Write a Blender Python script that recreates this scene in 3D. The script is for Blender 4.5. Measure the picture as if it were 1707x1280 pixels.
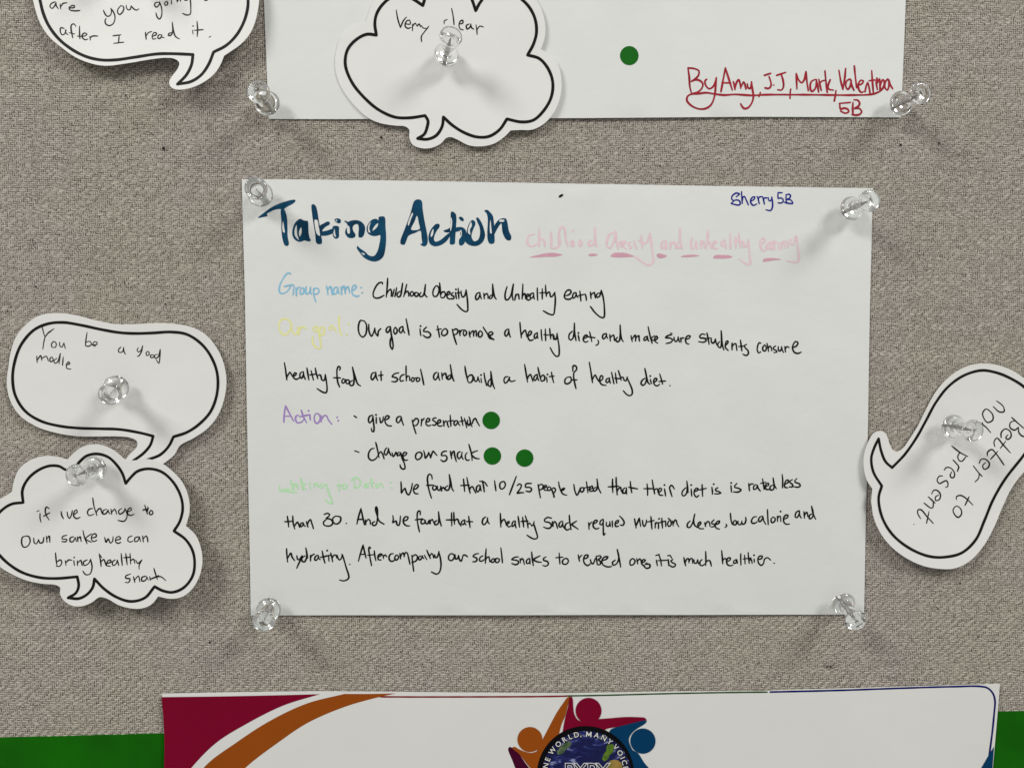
import bpy, math, random
import numpy as np
from mathutils import Matrix, Vector, Euler
from mathutils.geometry import delaunay_2d_cdt

for o in list(bpy.data.objects):
    bpy.data.objects.remove(o)
S = bpy.context.scene
COL = S.collection
random.seed(5)
RNG = np.random.default_rng(5)

# ------------------------------------------------------------------ camera
FPX = 1290.0                      # focal length in photograph pixels (1707 wide)
CAM_POS = Vector((-0.03154, -0.36754, 0.02610))
CAM_ROT = Euler((1.523042, -0.004270, -0.023108), 'XYZ')
cd = bpy.data.cameras.new('camera')
cd.sensor_width = 36.0
cd.lens = FPX / 1707.0 * 36.0
cd.clip_start = 0.01
cd.clip_end = 20.0
cam = bpy.data.objects.new('camera', cd)
cam.location = CAM_POS
cam.rotation_euler = CAM_ROT
COL.objects.link(cam)
S.camera = cam
# ------------------------------------------------------------------ room light: two ceiling lamps and a pale room
W = bpy.data.worlds.new('World')
S.world = W
W.use_nodes = True
W.node_tree.nodes['Background'].inputs[0].default_value = (1.0, 0.985, 0.95, 1)
W.node_tree.nodes['Background'].inputs[1].default_value = 0.30
def lamp(name, loc, power, size):
    ld = bpy.data.lights.new(name, 'AREA')
    ld.shape = 'RECTANGLE'
    ld.size, ld.size_y = size
    ld.energy = power
    ld.color = (1.0, 0.99, 0.955)
    lo = bpy.data.objects.new(name, ld)
    lo.location = loc
    lo.rotation_euler = (Vector((0, 0, 0)) - Vector(loc)).to_track_quat('-Z', 'Y').to_euler()
    COL.objects.link(lo)
lamp('ceiling_lamp', (-1.35, -1.10, 1.35), 24.2, (0.70, 0.56))
lamp('ceiling_lamp', (1.35, -1.10, 1.35), 23.2, (0.70, 0.56))
S.view_settings.view_transform = 'Standard'
S.view_settings.look = 'None'
S.view_settings.exposure = 0.0
S.view_settings.gamma = 1.0
S.cycles.use_denoising = True
S.cycles.caustics_refractive = True
S.cycles.caustics_reflective = False
INK = {}
def ink(key, ox, oy, w, s):
    """pen strokes read off the sheet: groups of x y pairs, one stroke per ';'"""
    k = w / 1707.0
    L = INK.setdefault(key, [])
    for st in s.replace('\n', ' ').split(';'):
        v = [float(a) for a in st.split()]
        if len(v) >= 2:
            L.append([(ox + v[i] * k, oy + v[i + 1] * k) for i in range(0, len(v) - 1, 2)])
# ---- main sheet, line 1
ink('blue', 455, 455, 310, """165 10 150 2 125 10 95 50 65 110 58 160 68 185 100 188 135 165 160 130 168 108;105 125 150 115 190 112 190 160 185 200;
212 135 215 175 215 212;215 170 228 140 248 130;262 140 250 165 255 195 275 190 285 165 280 140 262 140;
305 125 300 165 305 190 325 190 340 165 345 130;345 130 345 180 355 195;372 145 375 200 385 240 395 265;372 160 390 140 415 145 425 165 410 190 385 195;
492 120 500 160 505 200;503 165 515 135 530 125 538 160 545 200;585 130 562 140 555 170 560 195 580 190 592 160 595 135;595 135 600 170 608 192;
625 125 628 160 632 200;630 160 640 130 652 120 660 150 665 190;665 160 675 135 688 125 697 155 705 185;
722 165 750 150 765 125 750 112 730 130 725 170 735 200 765 215 790 210;810 135;820 183""")
ink('line1', 455, 455, 310, """1005 105 1005 90 985 88 960 105 935 145 920 190 925 220 950 232 985 225 1020 205;
1053 48 1050 110 1045 170 1040 222;1042 200 1060 165 1080 150 1088 170 1085 215;1113 150 1105 185 1098 218;1135 135 1128 180 1118 218;
1165 170 1145 185 1140 210 1155 222 1172 205 1182 150 1190 95;1190 95 1182 160 1172 215;
1228 105 1215 160 1200 218;1205 200 1222 175 1238 168 1245 185 1245 215;1275 170 1260 190 1265 212 1285 208 1290 185 1275 170;
1310 180 1300 200 1310 215 1330 210 1335 190 1315 178;1290 185 1310 180;1360 180 1345 200 1352 218 1375 212 1390 180 1400 105;1400 105 1392 160 1395 200 1415 222;
1495 120 1475 150 1468 190 1478 215 1500 215 1520 185 1525 145 1510 120 1495 118;1530 92 1535 150 1540 220;1540 200 1555 175 1575 175 1582 200 1570 225 1545 228;
1595 205 1620 195 1625 178 1610 172 1598 195 1600 225 1620 240 1640 232;1655 180 1640 190 1640 205 1660 215 1660 235 1640 240;1675 180 1680 210 1685 238;1680 152""")
ink('line1', 755, 455, 310, """48 140 52 190 55 235;35 185 75 180;75 165 78 200 90 222 108 210 122 155;122 155 130 220 136 290 133 350 115 355 80 335 38 290;
248 180 225 185 208 220 215 245 232 238 248 195;248 185 252 215 262 238;283 185 285 210 288 238;287 215 300 195 312 190 320 200 322 235;
350 205 335 220 338 235 355 232 365 190 365 102;365 102 372 170 385 225 398 240;
497 125 485 165 478 210 485 245 505 245 530 210 545 150 555 102;555 102 548 160 545 210 552 250;578 195 572 225 568 250;570 225 585 200 600 195 605 215 608 240;
642 102 640 160 635 240;636 220 650 195 662 190 665 210 668 240;672 225 692 215 698 198 685 195 675 215 678 240 695 250 712 240;
740 185 718 190 708 215 715 235 732 225 742 195;742 195 742 220 748 240;775 138 775 190 778 250;820 145 820 190 820 240;795 185 850 180;
850 112 852 160 858 215;858 200 872 180 885 175 890 195 893 220;893 185 895 210 905 220 920 205 935 178;935 178 940 240 935 320 922 382 890 380 830 348;
1030 210 1065 200 1085 175 1075 158 1050 160 1028 190 1022 220 1040 240 1075 240 1095 225;1130 180 1110 185 1098 215 1108 232 1125 215 1132 185;1132 185 1138 215 1148 225;
1165 165 1170 210 1175 258;1150 210 1215 195;1215 195 1222 220 1225 252;1262 175 1265 200 1268 235;1268 205 1285 185 1298 180 1303 205 1308 230;
1345 185 1325 190 1318 210 1325 225 1345 215 1362 160;1362 160 1380 230 1390 320 1385 408 1360 408 1310 370 1262 308""")
# ---- line 2
ink('yellow', 455, 525, 310, """130 40 95 35 65 60 55 110 70 155 100 182 130 175 155 140 165 95 150 50 125 38;165 70 172 120 185 165 205 180 225 160 235 115;225 110 235 150 240 185;
240 160 255 120 280 110 305 125;400 105 375 115 375 145 395 150 410 120;410 105 420 160 435 230 440 300 410 305 375 275 362 230 370 195;
440 115 430 140 440 180 460 185 470 150 465 115 440 112;545 95 520 110 520 135 545 130;550 100 570 135 585 160;608 12 605 70 612 130 630 190;695 85;678 180""")
ink('line2', 455, 525, 310, """830 55 805 50 788 85 785 140 800 185 825 203 850 180 860 130 855 80 835 52;880 85 882 150 905 195 928 150 935 120;935 120 942 165 962 192 968 150 990 125;
1075 105 1050 115 1038 145 1050 162 1070 140 1080 108;1080 108 1085 170 1098 240 1103 290 1095 315 1078 285 1078 230 1085 205;
1120 115 1108 145 1120 175 1135 165 1140 135 1122 112;1190 105 1165 120 1160 150 1175 165 1190 140 1195 110;1195 110 1198 145 1210 165;1222 35 1235 100 1250 185;
1350 125 1352 155 1358 190;1355 102;1410 112 1385 135 1385 150 1425 155 1448 180 1435 205 1405 205 1378 185;1510 100 1520 150 1530 205;1500 135 1545 128;
1580 125 1555 145 1550 180 1570 190 1600 170 1600 140 1580 122;1645 130 1660 190 1685 270;1648 145 1680 128 1698 145 1690 170 1660 185""")
ink('line2', 755, 525, 310, """62 140 65 190;66 165 80 140 95 138;105 140 95 165 105 190 122 180 122 150 105 138;150 150 152 180 158 205;157 180 175 150 185 145 190 170 190 195;
190 170 205 145 212 145 215 170 215 195;250 145 235 165 238 200 258 200 270 180 265 155 248 145;278 112 305 155 340 200 375 228;320 185 350 185 368 170 355 155 335 160 325 190 340 215 375 222;
500 130 480 150 478 185 490 195 508 165 512 130;512 130 515 170 528 205;615 68 620 130 628 210;628 185 650 150 665 140 672 165 678 200;
685 195 712 180 722 155 708 148 692 170 690 210 710 235 738 225;768 165 750 180 748 210 760 215 775 185 775 160;775 165 775 195 782 215;810 135 812 180 818 235;
848 130 850 185 852 235;835 180 880 185;888 125 892 170 898 220;898 200 908 180 918 178 922 200 925 225;928 190 930 215 945 225 958 170;
955 170 965 230 975 300 970 375 950 380 920 350 893 300;1095 150 1070 175 1065 215 1080 230 1100 215 1112 160 1115 75;1115 75 1118 160 1130 235;
1150 185 1155 210 1160 238;1152 165;1200 220 1225 205 1235 190 1220 185 1200 205 1198 235 1220 250 1240 240;1255 155 1265 200 1275 245;1235 200 1305 210;
1330 230 1338 250 1325 275 1312 278;1405 170 1380 180 1373 210 1385 220 1405 195 1410 170;1410 175 1412 200 1420 215;
1440 180 1442 205 1445 240;1445 210 1462 190 1475 185 1480 205 1482 235;1510 205 1495 225 1505 245 1525 240 1535 180 1535 92;1535 92 1540 180 1550 225 1565 245""")
ink('line2', 1045, 525, 310, """38 190 42 215 50 245;48 225 65 195 78 185 80 205 80 240;80 215 98 195 110 190 112 215 115 240;190 195 165 205 155 228 165 235 182 220 188 200;188 200 192 225 200 240;
195 108 210 180 232 260;252 190 222 220 245 235;245 235 270 225 282 208 270 195 255 215 258 240 283 260;412 182 375 190 355 208 395 212 418 228 405 250 360 262;398 168 414 169;
432 205 435 230 450 245 465 230 470 205;470 200 475 225 482 248;492 210 498 250;498 228 508 210 522 212;535 225 570 215 582 195 565 190 545 205 538 235 550 262 570 268;
720 180 690 175 668 195 675 210 715 215 728 235 705 250 658 245;735 165 745 215 755 270;725 215 775 212;775 215 775 245 790 260 805 245 812 220;812 220 818 250 825 275;
850 245 835 265 838 290 858 300 868 260 865 145;865 145 872 230 880 290 890 320;900 280 925 260 928 240 915 240 905 265 905 300 930 325;
965 255 965 280 965 320;966 290 985 265 1000 265 1005 290 1010 325;1042 230 1048 275 1055 330;1025 290 1080 285;1100 270 1080 280 1085 300 1110 325 1115 355 1095 372 1065 360;
1230 260 1215 255 1200 285 1197 325 1210 348 1228 338;1265 275 1248 295 1250 325 1270 330 1280 300 1265 272;1285 260 1295 300 1300 335;1295 310 1312 285 1325 300 1330 330;
1365 285 1345 300 1350 318 1370 325 1375 340 1350 345;1390 290 1392 325 1408 330 1420 300;1420 290 1425 320 1438 345;1450 290 1455 340;1455 310 1470 290 1490 300;
1520 300 1555 285 1570 255 1550 243 1530 265 1520 305 1540 345 1575 352 1600 340""")
# ---- line 3
ink('line3', 455, 595, 310, """105 52 115 110 128 210;125 190 145 155 155 140 170 160 180 180;185 180 208 165 215 150 200 145 188 165 190 190 215 205 245 190;
268 135 250 150 250 185 262 195 278 170 280 135;280 140 285 175 298 205;312 100 320 150 330 210;350 125 360 165 372 212;340 165 400 155;
388 100 398 150 412 200;408 180 422 165 435 165 440 190;442 170 450 210 470 215 480 165;480 160 490 220 497 290 490 325 465 325 405 290;
612 120 618 97 603 86 590 108 588 170 595 230 612 275;555 190 620 192;645 200 632 220 640 240 658 232 660 208 645 198;680 210 670 230 680 245 698 240 700 215 682 208;660 208 680 210;
730 215 705 235 710 260 735 258 745 200 730 92;730 92 755 180 780 250 805 265;940 140 912 150 900 190 912 210 935 180 945 140;945 145 948 185 962 215;
992 130 992 175 995 215;970 170 1010 165;1155 145 1115 155 1095 180 1130 190 1145 205 1130 225 1090 225;1205 160 1180 170 1165 200 1175 222 1200 215;
1222 82 1222 150 1225 220;1225 195 1238 175 1252 180 1255 215;1280 190 1268 210 1280 225 1295 215 1295 195 1280 188;1325 190 1315 210 1325 225 1345 215 1345 195 1325 188;1295 195 1325 190;
1355 112 1370 180 1385 255;1505 140 1482 155 1475 195 1490 210 1512 180 1518 145;1518 150 1520 185 1532 215;1550 145 1552 175 1555 205;1554 180 1570 155 1585 150 1590 175 1592 200;
1625 165 1605 180 1605 205 1625 200 1638 150 1628 70;1628 70 1640 150 1650 195 1662 220""")
ink('line3', 755, 595, 310, """110 85 120 150 140 230;130 200 150 170 175 165 185 190 170 230 145 235;195 185 198 215 212 225 225 210 230 180;230 180 235 205 245 230;258 195 262 235;258 165;
285 145 295 205 310 262;345 200 325 225 325 260 345 270 352 235 348 130;348 130 358 210 370 260 383 290;505 180 480 185 468 215 480 240 505 220 520 185;520 185 520 210 535 225 572 215;
658 68 670 140 685 230;682 205 695 175 712 160 722 185 735 225;770 160 750 175 742 205 755 215 772 190 775 160;775 165 778 195 788 215;
780 95 792 150 810 220;805 190 825 165 842 180 838 212 812 222;860 185 862 205 865 230;868 160;905 140 912 185 925 235;885 180 928 175;
1050 185 1030 205 1030 240 1055 245 1085 220 1080 185 1055 185;1100 130 1105 80 1130 85 1135 115 1112 140 1108 180 1118 240 1130 290;1095 210 1138 210""")
ink('line3', 965, 595, 310, """95 48 108 120 125 235;122 215 140 175 150 165 165 195 185 225;190 225 215 205 220 180 205 170 192 195 195 235 215 255 250 260;
270 195 252 205 250 230 262 235 280 210 280 190;280 195 282 220 290 240;300 140 310 190 322 245;335 145 340 190 348 240;328 195 385 200;362 125 375 165 388 215;385 200 395 185 408 190 412 212;
412 195 418 215 432 218 445 185;440 185 465 240 488 300 488 340 465 355 435 340 408 310;605 195 580 215 570 245 585 260 608 245 620 190 605 105;605 105 620 180 635 235 650 250;
655 205 660 225 665 245;655 175;690 235 712 215 715 200 700 195 685 225 695 255 720 265 740 250;742 155 755 200 768 248;735 225 795 220;833 262 838 263""")
# ---- lines 4, 5
ink('purple', 455, 660, 310, """100 240 105 160 115 90;115 90 150 155 190 230;105 185 165 185;235 175 212 185 208 220 225 245 260 240 285 215;260 130 280 190 310 245;245 190 340 170;340 170 340 190 343 218;327 135;
400 160 382 180 382 225 400 250 425 235 435 195 420 165 400 160;440 180 440 210 445 240;442 220 470 180 490 180 510 220 540 258;590 195;600 225""")
ink('line4', 455, 660, 310, "745 182 768 198;750 502 790 516")
ink('line4', 600, 670, 310, """115 120 90 130 78 165 88 190 108 175 118 135;120 125 125 190 130 240 125 272 110 265 105 240;150 140 150 195;148 117;182 145 192 190 208 175 215 135;
225 165 255 155 270 135 250 125 232 145 232 185 255 215 290 220;370 130 345 140 335 175 350 190 370 170 380 135;382 145 388 180 400 212;480 165 492 220 515 290;488 180 515 150 535 160 535 190 515 215 492 215;
565 155 565 190 562 218;565 180 580 160 590 150;605 185 635 175 640 155 622 150 608 175 608 205 630 218 650 212;700 145 675 150 668 165 690 180 700 195 690 212 665 210;
712 195 738 185 738 165 722 165 712 190 718 215 740 222 755 215;765 170 770 195 772 222;772 195 788 175 800 180 805 210 815 230;828 120 832 170 835 222;812 175 860 170;
890 170 872 175 862 200 875 215 892 195 898 172;898 175 905 200 918 215;930 135 938 175 945 215;915 180 955 170;960 150 970 190 980 235;990 165 985 190 1000 215 1012 195 1008 150 1000 135;
1010 160 1020 210 1030 225;1030 200 1045 160 1060 150 1075 180 1098 220;
130 425 105 430 80 470 82 515 110 535 145 520 165 490;145 370 160 430 175 510;172 480 190 455 205 470 222 520;245 420 230 440 225 475 240 485 258 455 262 425;262 430 270 460 285 490;
295 465 305 500 322 480 330 460 345 495;365 460 350 465 345 485 360 490 375 465;375 465 385 510 410 570 412 610 395 615 375 600 368 575;390 500 420 485 430 468 410 460 395 480 395 510 415 535 438 530;
540 460 520 470 510 505 525 528 555 515 570 480 555 460 540 460;585 445 595 480 600 515 620 490 632 460;632 460 645 500 650 515;650 510 660 475 672 450 690 470 708 490;
795 450 765 455 748 475 750 490 785 490 800 510 790 535 765 545 742 530;830 450 838 500 842 520;840 500 850 460 862 450 870 490 885 545;920 455 900 465 895 500 910 520 930 495 938 460;935 470 935 500 948 525;
985 465 970 480 970 520 985 535 1005 530;1000 388 1012 430 1025 480 1030 535;1080 445 1040 460 1022 475 1040 500 1060 515 1095 520""")
# ---- line 6
ink('green', 455, 780, 310, """60 160 60 198 100 198 150 193;62 208 140 214 220 222;165 110 170 150 180 195;190 140 195 195;195 170 215 145 230 190;255 90 265 140 275 195;300 140 270 165 300 195;335 130 345 195;
375 140 380 180;380 160 400 140 415 170;440 140 430 170 450 180 470 150 485 150;490 150 515 230 545 325 520 320 480 290;605 140 610 210;585 160 630 155;650 150 640 180 665 190 680 160 650 150;
745 100 748 140 750 170;720 110 760 85 800 110 800 150 770 180 745 172;855 140 838 155 845 180 865 165 868 140 875 180;900 95 905 140 915 180;890 130 930 130;960 140 945 160 960 180 985 150 990 140 1015 180;1080 130;1090 180""")
ink('line6', 455, 780, 310, """1175 125 1178 175 1180 228 1200 195 1212 185 1225 225 1245 245 1265 210 1280 140;1290 195 1320 185 1335 160 1320 150 1298 170 1290 205 1305 232 1332 235;
1462 100 1455 65 1435 55 1420 80 1420 130 1435 210 1455 275;1410 158 1470 155;1480 160 1465 180 1475 200 1495 195 1500 170 1480 160;1510 165 1512 195 1525 205 1540 180;1540 165 1545 210;
1548 175 1550 210;1552 190 1565 175 1575 195;1605 160 1582 180 1585 200 1610 200 1625 150 1618 58;1618 58 1635 140 1645 190 1660 212""")
ink('line6', 755, 780, 310, """97 100 103 160 108 215;70 160 150 155;128 85 140 150 158 230;152 200 165 175 180 170 195 200 210 230;240 155 220 170 215 205 228 218 245 195 250 160 252 185 260 208;270 115 280 160 288 218;245 120 290 130 315 165;
382 115 388 160 395 208;455 125 435 135 430 170 440 190 465 185 482 150 470 125 455 122;582 75 550 160 518 245;590 160 610 145 628 155 620 185 590 230 620 225 650 225;
720 140 670 145 668 175 700 175 722 190 710 215 670 210;782 150 790 200 803 272;785 165 810 148 828 160 820 190 795 200;830 180 855 175 858 160 845 158 835 178 840 200 860 205;
880 170 868 185 875 205 895 200 898 180 880 170;905 190 918 225 930 265 922 262;908 195 925 180 942 195 932 225;970 125 975 160 990 210;990 210 1015 200 1025 185 1005 190 995 215 1015 240 1045 248;
1110 150 1120 210 1138 248 1160 210 1170 180;1180 180 1168 200 1180 220 1200 205 1200 180 1180 178;1225 125 1232 170 1240 225;1210 180 1262 170;1250 195 1280 185 1280 165 1265 170 1252 195 1262 212 1285 210;
1310 175 1290 190 1290 210 1312 205 1328 160 1322 100;1322 100 1335 180 1358 228;1465 100 1465 160 1468 225;1425 172 1520 165;1498 85 1500 160 1508 245;1508 215 1522 185 1538 175 1545 205 1560 235;
1580 180 1562 195 1562 225 1580 230 1592 190;1592 180 1595 240;1628 120 1632 170 1642 225;1612 175 1695 190""")
ink('line6', 1045, 780, 310, """185 145 190 200 190 250;155 188 245 188;232 108 242 170 255 235;252 205 265 190 278 190 285 225;290 225 312 210 318 190 300 185 290 215 300 245 330 250;345 190 350 220 355 255;345 155;
390 175 400 215 415 262;390 180 405 158 420 165 435 192;540 180 515 205 505 240 520 255 545 235 555 180 550 120;550 120 560 190 562 225;590 190 592 220 595 255;590 155;
615 215 645 205 655 190 635 185 618 210 620 245 640 265 660 250;690 150 692 200 695 260;665 200 730 185;780 175 785 215 785 240;797 147;835 180 815 190 815 205 845 215 862 228 840 235 805 235;
955 160 960 220;957 135;1010 140 988 165 990 175 1025 185 1048 200 1025 218 978 218;1118 140 1125 208;1122 165 1140 145 1160 145;1185 150 1165 165 1165 195 1185 190 1198 155;1198 155 1205 185 1225 210;
1245 98 1252 140 1260 195;1225 140 1275 130;1270 170 1300 155 1300 140 1285 140 1270 165 1280 195 1310 195;1340 155 1315 170 1318 200 1345 195 1350 150 1342 90;1342 90 1352 150 1372 190;
1425 58 1430 110 1428 180;1445 150 1480 130 1480 110 1465 110 1448 145 1450 175 1475 180;1520 105 1495 120 1500 135 1520 150 1520 170 1490 172;1560 95 1540 120 1545 130 1585 145 1590 165 1570 175 1530 170""")
# ---- line 7
ink('line7', 455, 838, 310, """132 122 140 175 145 220;108 172 175 168;182 118 185 180 200 238;200 210 215 185 228 175 238 205 245 225;275 180 255 190 250 215 265 215 280 190;280 185 285 205 298 215;308 170 315 200 322 220;318 195 330 165 345 152 355 180 372 235;
470 105 500 95 520 105 510 125 490 140 530 150 550 180 535 205 500 212 468 200 465 175 490 150;575 120 550 140 560 185 590 192 620 165 620 130 580 120;672 187 675 188;
770 195 785 130 808 50;808 50 820 110 840 200;775 150 830 150;850 155 852 200;855 175 875 150 890 160 895 195;935 170 912 185 918 205 945 200 960 130 958 55 948 35 942 60 955 110 975 165 1020 195;
1100 115 1105 150 1100 180 1130 165 1140 200 1155 205 1165 180 1170 120;1195 165 1230 155 1240 130 1220 125 1200 145 1200 185 1225 208 1255 210;1352 110 1350 75 1335 75 1325 100 1325 160 1335 220 1345 265;1305 155 1375 145;
1375 150 1358 170 1365 190 1390 185 1395 160 1375 150;1400 160 1402 185 1415 192 1430 165;1430 160 1435 190;1440 155 1445 190;1445 170 1462 150 1472 170 1478 185;1505 160 1485 175 1488 200 1515 190 1522 150 1520 80;1520 80 1530 150 1545 212;
1640 90 1640 150 1642 210;1590 155 1680 155""")
ink('line7', 755, 838, 310, """8 85 10 140 15 195;12 170 30 150 45 150 55 180 75 212;105 155 85 165 78 190 95 198 110 170;110 155 108 185 120 200;145 122 150 170 158 225;125 170 182 172;300 128 278 145 270 185 285 200 312 170 318 135;318 140 320 170 335 192;
435 95 438 160 440 222;440 190 455 160 470 150 485 180 490 205;490 200 518 180 515 170 500 175 498 205 515 220 530 212;560 165 545 185 545 215 562 205 575 170;572 165 572 200 580 228;598 122 605 170 612 222;
640 130 645 180 650 220;625 170 690 165;665 118 680 170 690 228;690 200 700 185 712 190;715 195 725 210 740 195 745 170;740 185 760 250 775 320 745 330 710 315 680 295;
905 140 870 132 840 155 845 170 885 180 905 205 890 230 860 232 832 220;912 170 918 205 920 215;918 200 932 170 945 180 960 232;1000 165 978 185 975 215 992 220 1005 195 1010 170;1008 180 1012 215 1028 238;
1060 180 1035 195 1030 235 1050 248 1075 235;1068 112 1072 170 1085 245;1135 165 1105 185 1090 195 1120 220 1150 240;1245 180 1248 210 1250 242;1248 215 1262 185 1275 175;
1285 195 1320 175 1325 160 1305 160 1288 185 1290 220 1315 238 1340 230;1375 150 1355 165 1350 195 1365 200 1380 175 1380 150;1380 160 1380 220 1385 295 1398 280;1410 175 1408 205 1425 215 1440 190;1440 170 1445 215;
1462 165 1465 220;1485 190 1515 180 1520 160 1500 165 1490 190 1495 215 1520 212;1530 120 1555 145 1572 180 1560 205 1535 200""")
ink('line7', 1055, 838, 310, """15 145 22 185 30 230;30 210 50 160 58 140 65 180 72 215;88 160 92 195 105 215 120 190 125 155;165 125 170 180 175 240;130 175 195 160;205 180 205 230;205 200 220 178 232 190;235 180 235 235;240 145;
265 140 268 190 272 230;245 180 300 165;300 170 302 215;330 165 318 190 330 215 350 200 348 165 325 140;365 165 370 210;372 190 388 155 398 160 405 190 422 218;
525 165 502 190 500 220 520 225 545 190 568 102;568 102 558 160 565 200 590 225;595 215 620 195 622 175 605 180 595 210 615 235 650 235;660 180 665 205 668 215;668 195 685 170 700 175 708 215;
745 155 725 175 725 190 750 195 745 215 720 220;755 200 790 185 795 165 775 170 755 200 765 230 795 240;855 195 862 210 845 225;895 95 900 150 910 195;935 160 920 180 925 200 948 195 950 170 935 160;
965 165 968 195 985 200 1000 175;1000 165 1005 195 1025 190 1038 155 1035 130;1135 125 1108 130 1088 165 1095 185 1120 185 1140 172;1190 120 1165 130 1152 160 1165 172 1185 150 1195 125;1195 130 1202 165 1220 195;
1235 60 1238 130 1242 198;1285 130 1268 150 1275 180 1300 170 1305 140 1285 128;1325 120 1328 170;1328 145 1340 122 1352 125;1355 125 1358 170;1355 78;1380 150 1415 135 1425 115 1405 110 1385 135 1388 180 1410 195 1438 192;
1525 70 1500 85 1490 125 1505 135 1525 105 1530 75;1530 80 1530 110 1545 138;1570 80 1572 110 1575 140;1575 115 1592 85 1600 90 1605 125;1640 100 1620 115 1622 145 1645 135 1655 90 1640 30;1640 30 1655 100 1678 150""")
# ---- line 8
ink('line8', 455, 895, 310, """125 105 128 160 135 228;132 200 150 165 165 145 175 180 200 215;220 170 225 200 240 205 265 170;270 170 245 225 218 285;295 170 268 190 268 220 290 225 310 180 302 98;302 98 315 160 318 190;
345 165 345 218;345 190 360 165 380 155;410 165 388 180 385 210 400 210 415 185;418 170 420 195 435 205;452 125 462 180 478 238;435 185 525 165;510 165 515 220;498 122;530 145 540 180 548 225;545 190 560 165 578 165 585 190;
590 165 598 195 610 208 630 190 635 155;640 165 670 270 695 375 650 400 612 392;704 248 707 249;785 220 805 145 828 70;828 70 840 130 855 190;795 160 845 155;898 100 885 90 880 115 888 170 905 260;870 165 925 160;
930 125 935 170 945 215;960 185 990 170 1000 155 980 155 965 175 968 205 995 208;1010 165 1015 195;1012 180 1030 162 1045 178;1105 150 1080 155 1065 185 1075 215 1100 220 1125 200;1130 165 1118 185 1128 210 1150 195 1150 170 1130 162;
1165 150 1172 200;1172 180 1185 150 1198 145 1205 180;1205 170 1218 140 1232 145 1245 190 1258 248;1275 165 1282 230 1292 312;1280 180 1305 160 1325 175 1315 215 1275 232;1360 170 1340 180 1338 205 1355 205 1370 178;1372 170 1378 190 1385 195;
1390 165 1412 205;1412 118 1425 150 1445 195;1440 175 1455 150 1468 160 1475 190;1485 160 1490 185 1505 185 1525 130;1522 130 1538 200 1542 270 1525 325 1500 338 1455 318;1635 150 1615 170 1612 200 1635 215 1660 195 1665 165 1635 150""")
ink('line8', 755, 895, 310, """20 160 25 200 42 195 52 165;52 165 60 205 75 220 90 180;90 180 95 165 115 165 135 180;235 150 205 155 185 175 215 190 222 205 210 222 182 225;275 170 250 185 245 215 265 220 285 205;305 105 300 170 298 240;298 210 315 185 330 180 335 205 340 228;
365 200 350 215 362 232 380 220 380 200 365 195;400 195 388 215 398 232 420 225 425 200 400 192;380 200 400 195;440 98 448 165 455 235;600 180 565 185 540 205 575 210 600 220 600 240 575 252 540 240;
615 195 620 235;620 215 635 195 645 205 655 250;695 195 675 215 678 240 700 235 708 205;705 195 708 245;722 135 728 190 738 260;800 170 760 190 740 205 775 225 812 230;855 180 832 195 832 210 870 225 875 250 850 265 825 258;
975 145 978 190 982 245;945 188 1010 182;1020 200 1005 220 1012 245 1045 245 1060 215 1045 195 1020 198;1150 160 1155 190 1162 220;1158 195 1175 170 1185 165;1200 200 1235 185 1240 165 1215 165 1200 195 1205 235 1235 260 1260 245;
1262 205 1270 235 1285 245 1300 215 1305 195;1315 175 1320 215 1325 250;1320 175 1350 170 1360 185 1335 205 1355 225 1350 250 1325 252;1365 215 1410 200 1422 180 1395 180 1370 205 1375 250 1420 272 1455 268;
1490 210 1465 230 1470 255 1500 245 1522 190 1508 112;1508 112 1525 190 1540 275""")
ink('line8', 1035, 895, 310, """105 195 85 215 88 255 115 250 130 215 110 195;145 195 150 225 155 245;152 225 168 200 180 205 188 230;185 235 215 225 225 210 205 205 192 225 195 250 220 262;240 235 225 245 265 250 265 275 235 285 205 260;
325 210 330 235 335 262;320 168 352 158;350 165 365 210 372 262;340 215 435 210;435 205 438 235 440 262;430 170 448 166 468 192;476 204 460 216 468 230 500 248 496 266 470 272 450 258;
578 185 585 225 595 262;590 235 605 200 618 195 625 235;625 225 640 195 652 195 660 240;670 205 675 235 690 240 705 205;705 205 712 245;745 205 728 220 728 255 750 260 770 245;778 130 780 190 778 260;780 235 795 215 815 215 825 240 830 265;
925 122 930 180 935 245;935 220 950 195 965 200 970 225;970 225 1000 210 1005 190 985 190 970 215 978 250 1005 262 1028 255;1055 205 1035 220 1038 240 1055 235 1062 205;1065 205 1070 240;1100 152 1100 205 1102 255;
1135 165 1138 210 1140 245;1122 200 1195 190;1168 140 1172 190 1178 240;1178 215 1192 200 1200 215 1205 240;1222 200 1225 228;1222 165;1255 205 1290 195 1298 175 1275 172 1258 195 1265 240 1290 258 1310 240;1310 240 1320 200 1345 188 1375 210;1403 237 1411 239""")
ink('navy', 1200, 300, 140, """330 350 365 320 400 290 340 270 290 290 245 340 240 390 270 420 340 410 400 430 410 500 370 515 300 500 230 480 280 440;440 240 445 350 455 480;455 430 470 350 500 340 530 400 580 510;
640 430 690 400 710 350 670 350 630 400 630 470 680 520 750 490;755 335 780 400 800 485;785 390 800 350 850 345;870 345 890 420 905 495;890 420 905 370 960 370;985 360 990 410 1020 430 1050 400 1055 350;
1055 350 1070 450 1065 570 1030 625 980 620 935 610;1265 262 1180 262;1180 262 1180 350 1185 380;1185 380 1240 370 1285 400 1280 450 1230 475 1185 465;1345 300 1345 400 1355 480;1345 305 1410 295 1435 320 1420 370 1360 400 1440 410 1480 480 1380 475 1310 455""")
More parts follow.
